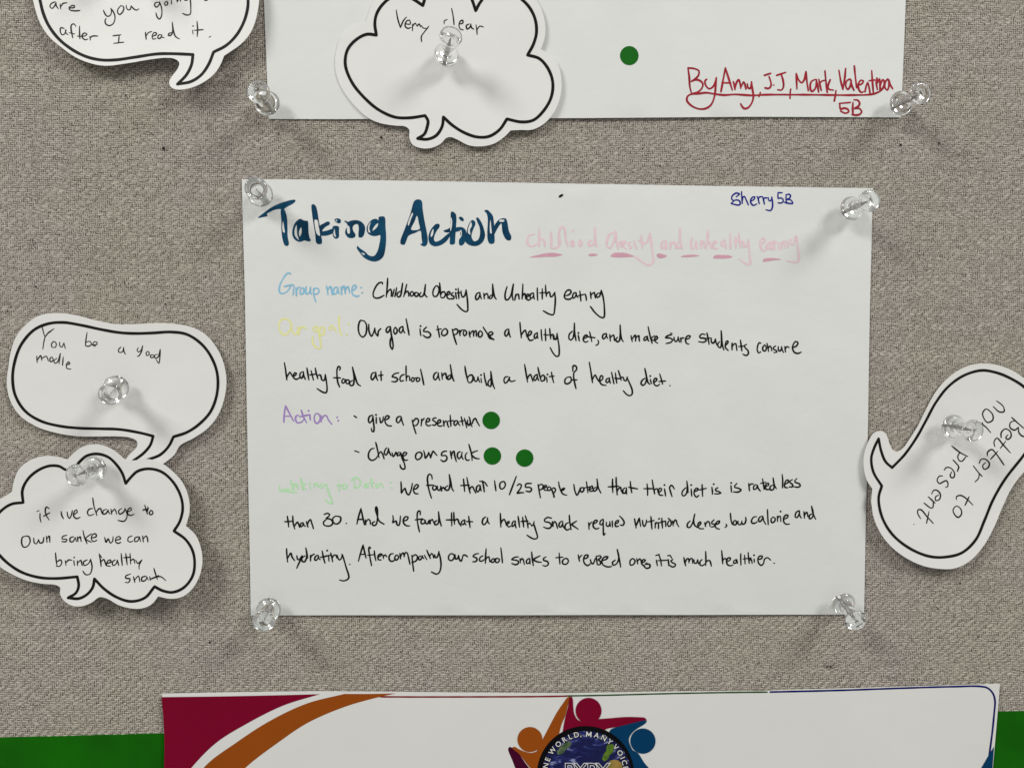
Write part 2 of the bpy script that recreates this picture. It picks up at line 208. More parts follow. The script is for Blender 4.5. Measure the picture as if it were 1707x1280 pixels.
ink('pink', 870, 370, 240, """150 150 90 160 65 210 75 270 130 290 180 260;205 80 205 290;205 230 230 205 265 225 270 290;345 120 350 310;350 310 395 315 430 290 450 250 440 150 465 60 490 60 510 100 520 200 545 290;440 110 440 250;
600 220 585 250 600 290 620 260 600 220;605 110;690 220 675 250 690 290 715 260 690 215;830 215 795 240 800 280 840 275 865 220 865 70;865 70 870 200 885 290;
1080 130 1040 150 1010 220 1010 290 1045 310 1080 260 1105 180 1110 110;1110 110 1120 220 1140 320;1140 290 1165 240 1185 230 1180 300;1200 270 1230 240 1210 230 1205 290 1240 320;1290 240 1260 270 1300 300 1280 320;1330 230 1345 280 1365 320;
1415 165 1420 230 1430 310;1390 220 1440 245;1430 260 1480 240 1520 130;1520 130 1540 300 1555 420 1560 470 1500 512 1420 470 1340 412""")
ink('pink', 1100, 370, 240, """60 220 30 240 25 310 50 310 75 230;75 230 75 320;125 240 125 320;125 280 160 240 185 270 190 315;230 230 210 260 215 310 245 300;240 75 240 200 265 320;
380 190 370 260 380 315 410 310 425 240;430 230 440 320;485 220 490 310;490 260 510 230 525 260 530 310;570 105 565 200 550 320;560 270 590 240 610 310;630 270 670 240 650 225 630 260 640 310 680 315;
760 215 735 240 735 280 765 280 775 230;775 220 785 320;835 140 838 315;900 180 900 310;880 230 930 225;935 135 940 200 960 300;960 260 985 230 1000 300;1000 280 1030 290 1050 220;1045 215 1060 350 1065 505 1010 490 945 440;
1210 260 1240 230 1235 195 1205 200 1190 260 1210 330 1250 345;1300 240 1270 270 1270 325 1300 310 1310 250 1325 330;1355 220 1355 330;1295 245 1385 245;1410 250 1415 330;1440 240 1450 330;1450 280 1470 230 1480 250 1490 310;
1510 220 1520 300;1560 200 1540 250 1580 270 1600 210 1610 170;1615 165 1635 300 1635 470 1510 465""")
ink('mauve', 870, 370, 240, """90 420 200 390 320 368 400 370 480 390 400 412 280 415 180 422;785 388 820 378 870 378 900 392 860 405 800 405;1050 410 1090 370 1150 365 1220 368 1280 385 1330 408;
1600 385 1625 375 1660 380 1720 405 1660 430 1615 425 1600 405""")
ink('mauve', 1100, 370, 240, """245 412 300 395 390 388 470 402 390 415 280 418;630 420 660 395 740 393 820 398 860 415 800 432 700 435 645 432;1222 470 1225 445 1260 430 1340 430 1440 445 1350 455 1280 468""")
# ---- heading: filled outlines, '|' starts the gaps the dry marker left
HEAD = []
def head(ox, oy, w, s):
    k = w / 1707.0
    for st in s.replace('\n', ' ').split(';'):
        rings = []
        for part in st.split('|'):
            v = [float(a) for a in part.split()]
            if v:
                rings.append([(ox + v[i] * k, oy + v[i + 1] * k) for i in range(0, len(v) - 1, 2)])
        if rings:
            HEAD.append(rings)
head(430, 325, 220, """0 298 100 215 200 148 330 95 440 65 480 65 488 78 460 110 370 160 320 195 290 185 230 190 160 220 115 248 125 272 60 290;
300 190 335 185 360 230 378 310 382 420 385 540 400 640 385 660 350 655 320 580 305 470 303 340|325 340 340 420 345 490 325 480 315 410;
510 330 545 310 580 325 610 335 640 335 650 360 655 480 670 560 685 585 670 602 640 600 605 590 560 605 520 605 470 570 445 510 450 440 475 370|500 390 475 450 480 530 530 585 510 520 505 450|560 420 530 480 540 540 565 490;
695 130 715 120 745 140 770 220 785 320 800 400 812 500 830 600 825 630 780 638 755 620 740 500 720 380 702 260|735 320 770 330 785 400 800 530 765 510 740 430;
802 400 850 370 900 345 930 355 925 385 880 410 840 450 830 470 900 460 960 440 985 450 960 500 900 525 840 530 812 525;
970 410 1010 400 1045 412 1048 480 1045 550 1010 568 980 550 965 500|978 450 990 440 1000 500 1010 545 985 530;
990 320 1020 305 1060 312 1075 340 1060 368 1030 365 1000 345|1002 330 1020 322 1025 340 1012 345;
1115 340 1135 335 1165 350 1200 335 1280 328 1340 350 1380 400 1385 460 1365 530 1345 550 1305 548 1300 500 1305 430 1290 380 1250 385 1225 420 1235 470 1260 510 1255 545 1210 560 1165 550 1130 500 1130 460 1160 400 1150 370|1165 395 1185 420 1185 500 1165 500 1150 450;
1560 290 1620 278 1640 290 1650 420 1658 540 1650 680 1620 800 1560 850 1500 862 1420 840 1360 800 1320 750 1280 690 1285 660 1320 690 1390 740 1440 785 1500 790 1540 740 1570 640 1580 520 1540 530 1480 530 1425 500 1405 440 1430 370 1480 320 1530 310 1560 330|1555 365 1510 400 1480 465 1520 440 1550 400|1460 350 1425 400 1430 480 1455 490 1440 430|1335 745 1385 765 1370 780""")
head(650, 325, 220, """135 600 200 420 260 260 310 90 335 65 380 60 410 80 425 200 450 350 480 500 490 580 480 640 455 665 410 655 390 635 415 630 410 560 395 465 330 490 240 530 210 600 185 645 140 635|350 270 320 340 275 450 385 440 375 370|290 230 255 300 230 380 240 400 275 310 300 245;
640 380 600 375 550 420 510 490 498 560 515 630 560 662 610 665 680 640 740 590 775 530 775 490 730 520 650 585 590 605 570 580 580 520 610 460 640 420|560 440 530 500 530 545 550 530 565 470;
790 225 805 215 852 250 855 420 850 480 845 560 835 635 780 640 775 560 770 460 785 350|792 290 805 330 800 420 785 470 778 440;690 465 740 445 775 430 775 480 720 485;
845 430 900 415 950 425 985 470 980 560 960 630 930 655 900 650 895 580 920 540 905 470 845 480|908 455 925 460 927 540 918 530;890 290 920 283 950 305 955 335 935 342 905 320;
1000 440 1020 380 1065 325 1100 345 1105 380 1080 440 1055 520 1060 560 1090 600 1140 580 1165 510 1160 420 1130 350 1115 300 1135 292 1180 350 1215 440 1230 530 1200 610 1140 655 1080 662 1010 640 960 580 985 520|1050 350 1015 420 1010 490 1040 515 1035 450 1060 400;
1220 205 1260 195 1300 230 1330 270 1345 360 1350 420 1350 480 1345 625 1290 630 1265 580 1260 480 1265 380 1265 300 1250 240|1300 320 1290 420 1300 500 1315 500 1312 420;
1342 420 1400 330 1450 305 1500 308 1515 340 1540 470 1570 540 1560 585 1520 588 1490 560 1455 480 1440 370 1400 420 1342 520|1415 325 1480 325 1475 345 1415 345""")
# ---- red signature on the upper sheet
ink('red', 1130, 90, 190, """150 210 170 350 180 500 205 595;155 215 250 225 315 260 305 330 250 385 205 415;205 415 270 390 340 410 375 460 350 530 290 580 230 595;
430 385 405 410 420 480 470 525 530 490 570 400 575 360;575 360 565 500 545 650 500 760 430 815 350 830 260 810 180 760 135 700 145 640 190 610 300 600 420 585 560 605 700 620 850 610 1120 625 1300 615 1617 613;
645 570 680 380 712 215;712 215 760 370 815 545;660 435 790 440;830 420 845 470 855 535;855 520 880 430 910 390 930 440 940 520;940 510 985 425 1000 450 1020 530;1040 450 1050 510 1085 520 1105 430;
1100 420 1115 520 1130 650 1100 750 1040 815 990 820 955 780 940 750;1235 580 1215 645;1295 325 1390 295;1365 345 1390 420 1395 480 1360 520 1305 512;1433 470 1437 471;1480 325 1615 280;1550 320 1575 400 1580 500 1550 545 1495 540;1690 530 1680 600 1680 670""")
ink('red', 1310, 90, 190, """0 615 300 615 740 620 1000 620 1300 605 1420 555 1475 500;155 300 160 400 165 530;155 300 190 390 235 435 275 390 300 270;300 270 315 420 335 555;440 385 380 420 365 520 390 565 440 520 460 390;455 390 475 480 490 575;
495 385 510 470 530 550;505 450 540 410 590 400;585 260 600 420 620 580;665 390 640 450 630 500 650 535 710 545;750 550 740 630 725 710;795 250 820 400 855 535;855 535 880 380 895 220;
960 380 910 410 900 500 930 535 965 480 980 400;970 390 985 470 1020 550;1025 185 1040 340 1060 510;1090 470 1140 450 1160 410 1120 400 1085 460 1095 540 1130 580 1160 570;1185 570 1205 480 1225 435 1245 500 1260 590;
1285 255 1295 400 1310 590;1245 405 1330 395;1365 365 1355 440 1370 540;1370 440 1400 380 1410 460 1410 550;1415 480 1450 390 1475 420 1460 500 1410 550;1525 380 1490 420 1485 510 1520 545 1545 470 1540 390;1545 400 1560 460 1600 525;
800 745 965 730;805 750 820 830 870 815 930 835 940 870 890 890 820 860;1005 730 1000 820 1005 910;1020 690 1080 700 1105 750 1080 790 1030 820 1100 820 1135 870 1100 910 1040 920 990 910""")
# ---- speech bubble cards: cut edge ('out_') and printed line ('line_'), ';' marks a corner
ink('out_a', 40, 0, 420, """60 -90 50 -40 60 0 75 60 110 160 170 250 250 320 350 390 450 430 550 447 700 430 850 405 960 393 1020 400 1052 425 1045 460 1010 510 985 550 990 585 1020 605 1070 608 1150 590 1230 550 1290 500 1330 440 1355 380;
1355 380 1400 350 1470 300 1530 230 1565 150 1585 60 1592 0 1580 -150 1500 -290 1350 -360 1100 -370 800 -330 500 -340 250 -320 110 -200 60 -90""")
ink('line_a', 40, 0, 420, """105 -10 110 10 130 90 170 180 240 270 330 340 420 385 520 408 620 408 750 390 900 368 1000 366 1145 372;1145 372 1135 440 1100 510 1040 572;1040 572 1130 555 1200 510 1250 440 1285 355;
1285 355 1370 310 1440 240 1490 150 1515 60 1518 0 1500 -130 1430 -250 1300 -310 1080 -315 800 -275 500 -285 280 -265 160 -170 110 -60 105 -10""")
ink('text_a', 60, 0, 200, """270 30 215 60 200 100 230 125 265 90 285 40;285 40 290 90 320 130;345 60 345 90 355 135;355 100 385 55 440 45;480 120 545 110 545 85 510 85 470 120 490 150 560 160 625 155;
960 150 975 190 1010 235 1050 230 1075 180 1065 125;1065 125 1105 180 1125 260 1100 340 1040 370 990 340 985 290 1000 265;1210 85 1170 130 1160 180 1190 212 1230 180 1250 130 1240 95 1205 85;1285 80 1285 110 1310 145 1340 140 1355 90;1355 90 1390 130 1430 150 1465 130;
400 410 355 400 345 450 370 500 405 490 430 430;420 430 425 470 455 500;570 380 540 345 505 360 500 420 515 500 525 545;470 470 555 490;620 375 620 470 625 555;590 520 640 520;640 520 700 515 725 490 690 475 660 500 660 540 700 570 740 560;765 520 775 575;770 550 800 520 880 518;
1095 515 1210 500;1185 505 1175 610;1105 622 1250 605""")
ink('text_a', 240, 0, 213.375, """195 35 150 45 145 85 170 100 205 60 205 30;205 30 230 90 240 160 230 230 205 260 175 230 160 175;300 25 275 50 285 75 310 70 318 40 300 25;365 5 370 60;365 -35;445 -20 440 10 445 35;450 20 470 -10 485 -5 488 25;
560 -25 540 -10 545 8 580 5 605 -25;615 -30 625 100 615 195 570 205 515 185;815 -30 800 -10 815 8 845 5 855 -20 830 -35;20 435 30 530;32 480 60 440 105 425;115 490 165 465 165 445 135 440 110 485 120 525 160 520;240 470 200 470 185 510 210 520 240 480;235 480 245 505 270 505;
375 440 335 450 325 475 350 480 380 440 378 300;378 300 395 420 420 490 475 525;648 405 655 460;655 352;708 290 715 400 710 495;670 410 790 400;868 502 892 488""")
ink('out_b', 540, 0, 420, """285 150 200 180 120 240 85 340 75 440 95 540 140 630 220 730 300 800 380 835 480 852 550 858 578 880 578 930 600 980 650 1003 720 1005 790 975 830 935 860 930 900 945 980 985 1060 993 1150 975 1220 930 1265 885;
1265 885 1330 882 1410 880 1490 840 1560 760 1600 660 1610 560 1590 450 1540 380 1470 335;1470 335 1495 260 1500 180 1480 80 1440 0 1380 -90 1270 -150 1150 -160 1090 -130;1090 -130 1000 -200 850 -230 720 -190 660 -120;660 -120 560 -130 450 -100 370 -40 320 40 300 100 285 150""")
ink('line_b', 540, 0, 420, """355 240 345 160 360 90 410 20 470 -20 540 -25 600 -5 670 40;670 40 690 -20 740 -100 840 -140 940 -100 1000 -5 1028 75;1028 75 1055 25 1100 -30 1180 -70 1260 -60 1330 -10 1390 50 1430 130 1440 220 1420 300 1380 375;
1380 375 1460 400 1520 470 1550 560 1540 660 1490 750 1420 815 1340 828 1240 808;1240 808 1190 880 1120 925 1040 930 950 900 870 850 810 795;810 795 800 860 760 920 700 945 635 940;635 940 680 910 700 860 705 820 685 785;
685 785 580 800 480 795 370 745 270 660 190 560 145 440 160 340 220 270 290 235 355 240""")
ink('text_b', 540, 0, 420, """490 70 500 130 518 190;518 190 540 140 560 118;555 165 585 165 580 140 560 145 550 180 570 195 590 188;600 165 600 212;602 180 618 160 630 178;632 180 645 165 655 185;660 175 672 192 692 195;710 182 680 220 660 250 662 285;
815 165 815 145 835 135;865 60 875 110 882 170;915 165 940 160 940 140 925 145 915 175 925 200 945 205;985 165 965 175 970 200 990 185 995 165;995 165 1000 190 1015 200;1030 170 1035 200 1038 235;1038 205 1055 180 1080 185""")
ink('out_c', 0, 500, 400, """1280 1035 1240 1100 1160 1165 1080 1215 980 1225 910 1200 880 1165 890 1140 930 1090 975 1040 975 1005 930 980 850 970 700 970 550 968 400 945 260 900 140 820 75 720 50 620 50 540 60 480 70 400 110 270 180 180 270 115 390 93 520 105 680 145 820 172 950 172 1080 165 1220 168 1350 190 1460 245 1540 340 1590 450 1610 570 1595 700 1550 820 1480 910 1380 980 1280 1035""")
ink('line_c', 0, 500, 400, """1090 968 1000 945 850 920 700 915 550 910 420 895 290 860 180 790 110 680 90 560 105 440 150 320 240 215 340 170 450 160 580 180 720 210 850 232 960 238 1080 235 1220 228 1330 245 1430 310 1500 400 1545 520 1545 660 1500 790 1420 880 1330 940 1235 972;1235 972 1200 1040 1140 1100 1060 1132 990 1155 930 1155;930 1155 1020 1090 1070 1030 1090 968""")
ink('text_c', 0, 500, 400, """300 190 308 225 320 265;385 205 345 232 320 265;380 207 342 238;320 265 312 300 305 350;385 295 368 310 370 335 395 335 400 310 385 295;425 300 425 325 440 335 455 305;455 305 465 345;620 230 612 280 608 325;610 300 640 295 650 315 630 330 608 325;655 320 690 315 688 300 670 298 660 320 680 330;
860 335 845 350 845 370 870 370 880 340;880 335 882 365 892 385;985 340 975 355 985 370 1005 355 1015 325;1015 325 1005 370 985 400 975 400;1055 365 1040 375 1045 395 1062 385 1055 365;1085 390 1070 395 1075 410 1095 405 1090 390;1120 385 1100 395 1105 415 1125 405 1140 350;1140 350 1138 400 1130 450 1112 425;
262 400 265 445;268 425 290 395 298 430;300 415 330 400 345 435;370 405 355 420 360 440 378 430 370 405;405 415 385 430 390 450 410 440 430 380;430 380 420 455;450 405 445 465;470 460 495 455 490 440 475 455 475 485 505 492""")
ink('out_d', 0, 730, 400, """480 152 520 110 580 65 660 45 740 55 820 95 890 150 950 160;950 160 1050 150 1150 180 1230 240 1300 320 1340 420 1348 520 1322 625;1322 625 1390 690 1430 790 1438 890 1415 990 1360 1080 1290 1130 1210 1142 1125 1125;
1125 1125 1080 1180 1010 1210 930 1210 840 1185 770 1145 710 1130 650 1170 580 1195 510 1190 450 1150 425 1100 430 1065 400 1045 300 1035 200 1015 100 975 0 915 -60 850 -110 770 -120 650 -80 550 -20 450 50 405 85 380;85 380 95 320 130 230 200 165 300 130 390 130 480 152""")
ink('line_d', 0, 730, 400, """535 220 470 225 420 200 350 198 270 230 200 290 160 370 165 458;165 458 80 470 0 525 -60 620 -70 700 -40 780 0 835 70 900 160 955 280 990 400 997 550 985;550 985 560 1050 540 1100 485 1135;485 1135 560 1140 620 1110 660 1060 672 1000;
672 1000 740 1070 830 1130 930 1160 1030 1135 1100 1055;1100 1055 1160 1085 1230 1095 1310 1060 1370 980 1385 890 1370 800 1320 720 1238 660;1238 660 1280 590 1300 500 1285 410 1230 310 1150 240 1060 218 980 235 930 280 895 322;895 322 870 250 830 190 770 135 690 112 620 125 575 160 550 190 535 220""")
ink('text_d', 0, 730, 400, """285 535 285 570 292 598;263 522 278 515;350 500 330 490 322 515 330 550 350 582;310 555 355 530;435 520 440 550 452 572;478 525 485 560 495 570 510 540 515 515;525 545 550 525 545 510 530 520 525 555 545 572 570 562;
660 500 635 505 622 530 635 550 670 540;660 425 668 480 690 550;685 530 700 505 715 500 722 520 728 540;760 505 735 515 735 540 755 535 770 510;770 510 775 530 785 540;790 505 795 540;797 525 815 505 825 520 830 540;865 500 845 515 850 540 880 525 890 500;890 500 905 550 885 590 840 585;905 525 935 510 930 495 910 510 910 540 930 550 955 540;
1030 475 1040 510 1050 540;1015 515 1060 500;1020 505 1055 510;1052 488 1050 520;1075 515 1062 530 1070 545 1088 535 1080 515 1070 512;190 695 160 705 155 750 170 775 200 765 215 730 205 700 185 695;240 710 245 745 260 750 275 720;275 720 285 745 305 740 312 705;330 695 335 740;335 715 350 695 355 740;
475 690 445 700 442 715 475 720 470 735 440 735;525 700 500 710 500 735 520 735 535 705;535 705 545 735;550 700 555 735;555 715 570 700 578 735;590 655 600 700 620 750;650 680 610 715 650 740;650 710 685 700 680 680 660 685 650 715 665 735 690 725;745 705 755 740 770 715 785 745 800 735 805 700;825 725 858 715 850 700 830 705 822 735 840 748 860 740;
940 695 915 705 910 730 930 738 945 730;985 700 960 710 960 735 980 730 992 700;992 700 1000 735;1015 695 1020 738;1020 715 1040 695 1050 715 1052 738;395 815 400 870 405 905;405 880 430 865 440 885 425 910 400 910;465 870 470 905;470 885 490 865 510 868;525 870 530 905;528 848;550 870 552 905;555 885 575 868 585 905;
620 865 595 880 600 905 630 890 645 860;645 860 655 920 640 965 610 970 590 945;705 820 715 870 720 912;718 880 738 862 755 905;712 830 725 850;760 890 790 880 785 865 765 875 760 905 785 910;820 865 800 880 805 905 825 895 835 865;835 865 845 905;862 820 870 905;895 820 905 900;880 850 930 845;925 820 930 895;930 870 950 860 960 890;
965 865 980 890 1005 870;1010 865 990 905 990 932;930 965 895 980 895 995 925 1000 915 1025 890 1025;950 985 960 1025;960 1005 985 980 995 1020;1040 980 1010 990 1010 1015 1035 1010 1045 985;1045 985 1055 1010;1065 985 1070 1010;1095 925 1105 960 1120 1005;1130 975 1075 1000 1120 985 1145 985 1180 1012""")
ink('out_e', 1427, 590, 493.25, """88 850 95 778;95 778 60 720 45 640 50 570 75 500 95 465 125 445 160 448 180 475 195 520 215 555 240 562 270 545 310 490 360 410 410 310 460 220 530 140 620 80 720 55 820 65 900 95 969 140 1050 210 1100 310 1110 430 1080 550 1020 640 969 680 900 770 850 870 800 990 740 1100 660 1190 570 1235 470 1237 370 1215 250 1150 160 1060 105 950 88 850""")
ink('line_e', 1427, 590, 493.25, """208 655 280 580 350 480 400 390 460 280 530 190 620 125 720 95 800 105 880 135 969 190 1030 260 1060 360 1040 470 969 580 860 720 790 840 740 960 690 1070 610 1145 510 1170 420 1165 310 1120 210 1040 150 940 130 830 148 760;148 760 100 680 88 600 105 540 130 488;130 488 145 560 170 620 208 655""")
ink('text_e', 1510, 600, 240, """1075 485 1120 515 1160 555;1160 555 1165 610 1110 615 1035 550;950 580 910 630 930 700 970 740 1030 710 1030 650 990 600 950 580;1005 860 955 800 910 760 905 740;1255 680 1320 740 1400 810;1290 720 1240 740 1235 800 1290 830 1335 795;1335 795 1340 860 1390 905 1440 900;
1130 920 1130 860 1180 815 1240 850 1245 910 1210 940 1185 920 1210 885;1055 1025 1045 970 1080 925 1150 1000 1240 1100;1185 960 1120 1045;965 1135 970 1090 1020 1060 1070 1110 1165 1245;1090 1080 1005 1175""")
ink('text_e', 1510, 720, 240, """870 370 890 325 940 320 990 370 975 420 930 440 910 400 945 360;800 400 870 490 905 525;870 490 860 550 820 590;600 800 600 765 650 750 720 790 795 865;750 765 700 870;600 875 560 920 580 980 620 1010 660 970 650 910 600 875;
545 165 640 240 735 290;640 240 615 290 635 340 665 345 710 295;560 330 610 385 635 420;620 390 625 420 610 465;455 450 480 420 530 425 575 480 570 535 540 540 525 510 545 470;435 520 400 520 370 570 400 610 440 590 480 575 500 610 490 650 470 655;
305 735 330 690 370 690 410 740 395 800 355 810 350 770 385 745;265 765 345 840;325 825 320 890 300 900 215 840;175 1025 140 960 145 920 180 920 250 1000 325 1080;275 940 245 1080;94 1091 97 1093""")
# ---- printed shapes of the lower poster
FILL = {}
def fill(key, ox, oy, w, s):
    k = w / 1707.0
    strokes = []
    for part in s.split(';'):
        v = [float(a) for a in part.split()]
        strokes.append([(ox + v[i] * k, oy + v[i + 1] * k) for i in range(0, len(v) - 1, 2)])
    FILL.setdefault(key, []).append(strokes if len(strokes) > 1 else strokes[0])
fill('maroon_corner', 0, 1110, 700, "657 125 900 122 1100 118 1300 113;1300 113 1150 160 1000 235 880 310 780 410 700 520 660 640;660 640 668 290 657 125")
fill('orange_arc', 0, 1110, 700, "1400 112 1500 112 1610 110;1610 110 1540 125 1400 165 1250 230 1130 310 1000 410 900 520 840 640 800 800;800 800 700 700;700 700 740 560 830 410 960 310 1100 220 1250 150 1400 112")
fill('maroon_person', 840, 1140, 300, "560 470 560 430 580 320 610 200 625 120 645 118 654 150 658 220 668 282 698 332 738 350 800 338 870 330 1000 320 1150 308 1280 310 1340 318 1355 345 1340 340 1200 370 1080 400 960 430 960 470")
fill('orange_person', 840, 1140, 300, "370 515 430 400 500 270 560 180 605 122 628 118 605 200 580 300 550 370 515 500 480 640 440 800 330 880 240 780 200 730 140 655 78 600 100 590 140 612 200 637 260 648 310 632 322 612 345 560")
fill('blue_person', 840, 1140, 300, "1010 430 1080 400 1180 370 1340 342 1355 350 1335 375 1270 415 1220 455 1190 500 1185 530 1195 570 1220 620 1270 650 1330 740 1400 830 1440 980 1200 950 1100 560 1000 470")
fill('plum_person', 840, 1140, 300, "40 610 55 592 82 604 140 655 200 740 245 800 280 860 250 980 160 900 80 720")
fill('blue_swoosh', 1140, 1120, 567, "1556 372 1535 405 1490 482 1430 560 1370 640 1540 800 1548 480")
ink('logo_word', 840, 1140, 300, "570 800")
# ================================================================== helpers
M = CAM_ROT.to_matrix()
PX = 0.3675 / FPX                 # metres on the board per photograph pixel
MM = 0.001
def px_at(u, v, h):
    """point at height h (metres in front of the board) seen at photograph pixel u, v"""
    d = M @ Vector(((u - 853.5) / FPX, (640 - v) / FPX, -1.0))
    t = (-h - CAM_POS.y) / d.y
    return CAM_POS + d * t
def on(hf, u, v, extra=0.0):
    h = 0.002
    for _ in range(4):
        p = px_at(u, v, h)
        h = hf(p.x, p.z)
    return px_at(u, v, h + extra)
def lin(c):
    c /= 255.0
    return c / 12.92 if c <= 0.04045 else ((c + 0.055) / 1.055) ** 2.4
def paint(r, g, b, k=0.74):
    """base colour of a surface that shows as sRGB r g b where white paper (0.8) shows as 204"""
    return (min(lin(r) / k, 0.9), min(lin(g) / k, 0.9), min(lin(b) / k, 0.9))
def smooth(pts, step=3.0):
    """Catmull-Rom through the points, resampled to about `step` pixels"""
    if len(pts) < 3:
        if len(pts) == 2:
            (x0, y0), (x1, y1) = pts
            n = max(1, int(math.hypot(x1 - x0, y1 - y0) / step))
            return [(x0 + (x1 - x0) * i / n, y0 + (y1 - y0) * i / n) for i in range(n + 1)]
        return list(pts)
    P = [np.array(p) for p in pts]
    P = [2 * P[0] - P[1]] + P + [2 * P[-1] - P[-2]]
    if math.hypot(*(P[1] - P[-2])) < 1e-6:
        P[0] = P[-3]; P[-1] = P[2]
    out = [tuple(P[1])]
    for i in range(1, len(P) - 2):
        a, b, c, d = P[i - 1], P[i], P[i + 1], P[i + 2]
        t0 = 0.0
        t1 = t0 + max(np.linalg.norm(b - a), 1e-4) ** 0.5
        t2 = t1 + max(np.linalg.norm(c - b), 1e-4) ** 0.5
        t3 = t2 + max(np.linalg.norm(d - c), 1e-4) ** 0.5
        n = max(1, int(math.ceil(np.linalg.norm(c - b) / step)))
        for k in range(1, n + 1):
            t = t1 + (t2 - t1) * k / n
            A1 = (t1 - t) / (t1 - t0) * a + (t - t0) / (t1 - t0) * b
            A2 = (t2 - t) / (t2 - t1) * b + (t - t1) / (t2 - t1) * c
            A3 = (t3 - t) / (t3 - t2) * c + (t - t2) / (t3 - t2) * d
            B1 = (t2 - t) / (t2 - t0) * A1 + (t - t0) / (t2 - t0) * A2
            B2 = (t3 - t) / (t3 - t1) * A2 + (t - t1) / (t3 - t1) * A3
            out.append(tuple((t2 - t) / (t2 - t1) * B1 + (t - t1) / (t2 - t1) * B2))
    return out
def ring_of(strokes, step=4.0):
    out = []
    for s in strokes:
        q = smooth(s, step)
        out += q[:-1] if math.hypot(q[-1][0] - strokes[0][0][0], q[-1][1] - strokes[0][0][1]) < 1 or s is not strokes[-1] else q
    return out

def link(name, me, mat, parent=None, smooth_shade=True):
    o = bpy.data.objects.new(name, me)
    if mat: me.materials.append(mat)
    COL.objects.link(o)
    if parent: o.parent = parent
    me.polygons.foreach_set('use_smooth', [smooth_shade] * len(me.polygons))
    me.update()
    return o
def mesh(name, verts, faces):
    me = bpy.data.meshes.new(name)
    me.from_pydata([tuple(v) for v in verts], [], faces)
    me.validate()
    return me
def tag(o, label=None, cat=None, group=None, kind=None):
    if label: o['label'] = label
    if cat: o['category'] = cat
    if group: o['group'] = group
    if kind: o['kind'] = kind
    return o

class Pen:
    """collects flat ink on a surface hf, joins it into one mesh"""
    def __init__(s, hf, base=0.00005):
        s.hf, s.v, s.f, s.n, s.base = hf, [], [], 0, base
    def vert(s, x, z, e):
        s.v.append((x, -(s.hf(x, z) + e), z))
        return len(s.v) - 1
    def disc(s, u, v, r, e=None, n=14):
        s.n += 1
        e = s.base + (s.n % 11) * 4e-6 if e is None else e
        p = on(s.hf, u, v)
        k = [s.vert(p.x + r * PX * math.cos(a), p.z + r * PX * math.sin(a), e) for a in [i * 2 * math.pi / n for i in range(n)]]
        c = s.vert(p.x, p.z, e)
        for i in range(n):
            s.f.append((c, k[i], k[(i + 1) % n]))
    def stroke(s, pts, w, taper=0.25, wob=0.10, closed=False, step=2.2):
        s.n += 1
        e = s.base + (s.n % 11) * 4e-6
        if len(pts) == 1:
            return s.disc(pts[0][0], pts[0][1], w * 0.62)
        q = smooth(pts, step)
        W3 = [on(s.hf, *p) for p in q]
        n = len(W3)
        ph = random.random() * 6.3
        L = R = None
        for i in range(n):
            a, b = W3[max(i - 1, 0)], W3[min(i + 1, n - 1)]
            if closed and (i == 0 or i == n - 1):
                a, b = W3[-2], W3[1]
            tx, tz = b.x - a.x, b.z - a.z
            m = math.hypot(tx, tz) or 1e-9
            nx, nz = -tz / m, tx / m
            d = min(i, n - 1 - i) * step
            ww = w * (1 + wob * math.sin(ph + i * 0.35)) * (1 if closed else min(1, 1 - taper + taper * d / (2.5 * w + .1)))
            r = ww * PX / 2
            e2 = e + i * 2.0e-7
            l = s.vert(W3[i].x + nx * r, W3[i].z + nz * r, e2)
            k = s.vert(W3[i].x - nx * r, W3[i].z - nz * r, e2)
            if L is not None:
                s.f.append((L, R, k, l))
            if not closed and i in (0, n - 1):
                sg = -1 if i == 0 else 1
                cap = [s.vert(W3[i].x + r * (nx * math.cos(t) + sg * tx / m * math.sin(t)), W3[i].z + r * (nz * math.cos(t) + sg * tz / m * math.sin(t)), e2) for t in (0.8, 1.57, 2.34)]
                s.f.append(tuple([k] + cap[::-1] + [l]) if sg > 0 else tuple([l] + cap + [k]))
            L, R = l, k
        # sharp bends get a round joint
        for i in range(1, len(pts) - 1):
            ax, ay = pts[i][0] - pts[i - 1][0], pts[i][1] - pts[i - 1][1]
            bx, by = pts[i + 1][0] - pts[i][0], pts[i + 1][1] - pts[i][1]
            la, lb = math.hypot(ax, ay), math.hypot(bx, by)
            if la and lb and (ax * bx + ay * by) / (la * lb) < 0.35:
                s.disc(pts[i][0], pts[i][1], w * 0.5, e + 3e-6, 8)
    def area(s, rings, grid=9 * MM, step=3.0, sm=True, lift=0.0):
        s.n += 1
        e = s.base + lift + (s.n % 11) * 4e-6
        co, fc = cdt_fill([[on(s.hf, *p) for p in (smooth(r + [r[0]], step)[:-1] if sm else r)] for r in rings], grid)
        k = [s.vert(x, z, e) for x, z in co]
        s.f += [tuple(k[i] for i in t) for t in fc]
    def build(s, name, mat, parent):
        me = mesh(name, s.v, s.f)
        return link(name, me, mat, parent, False)

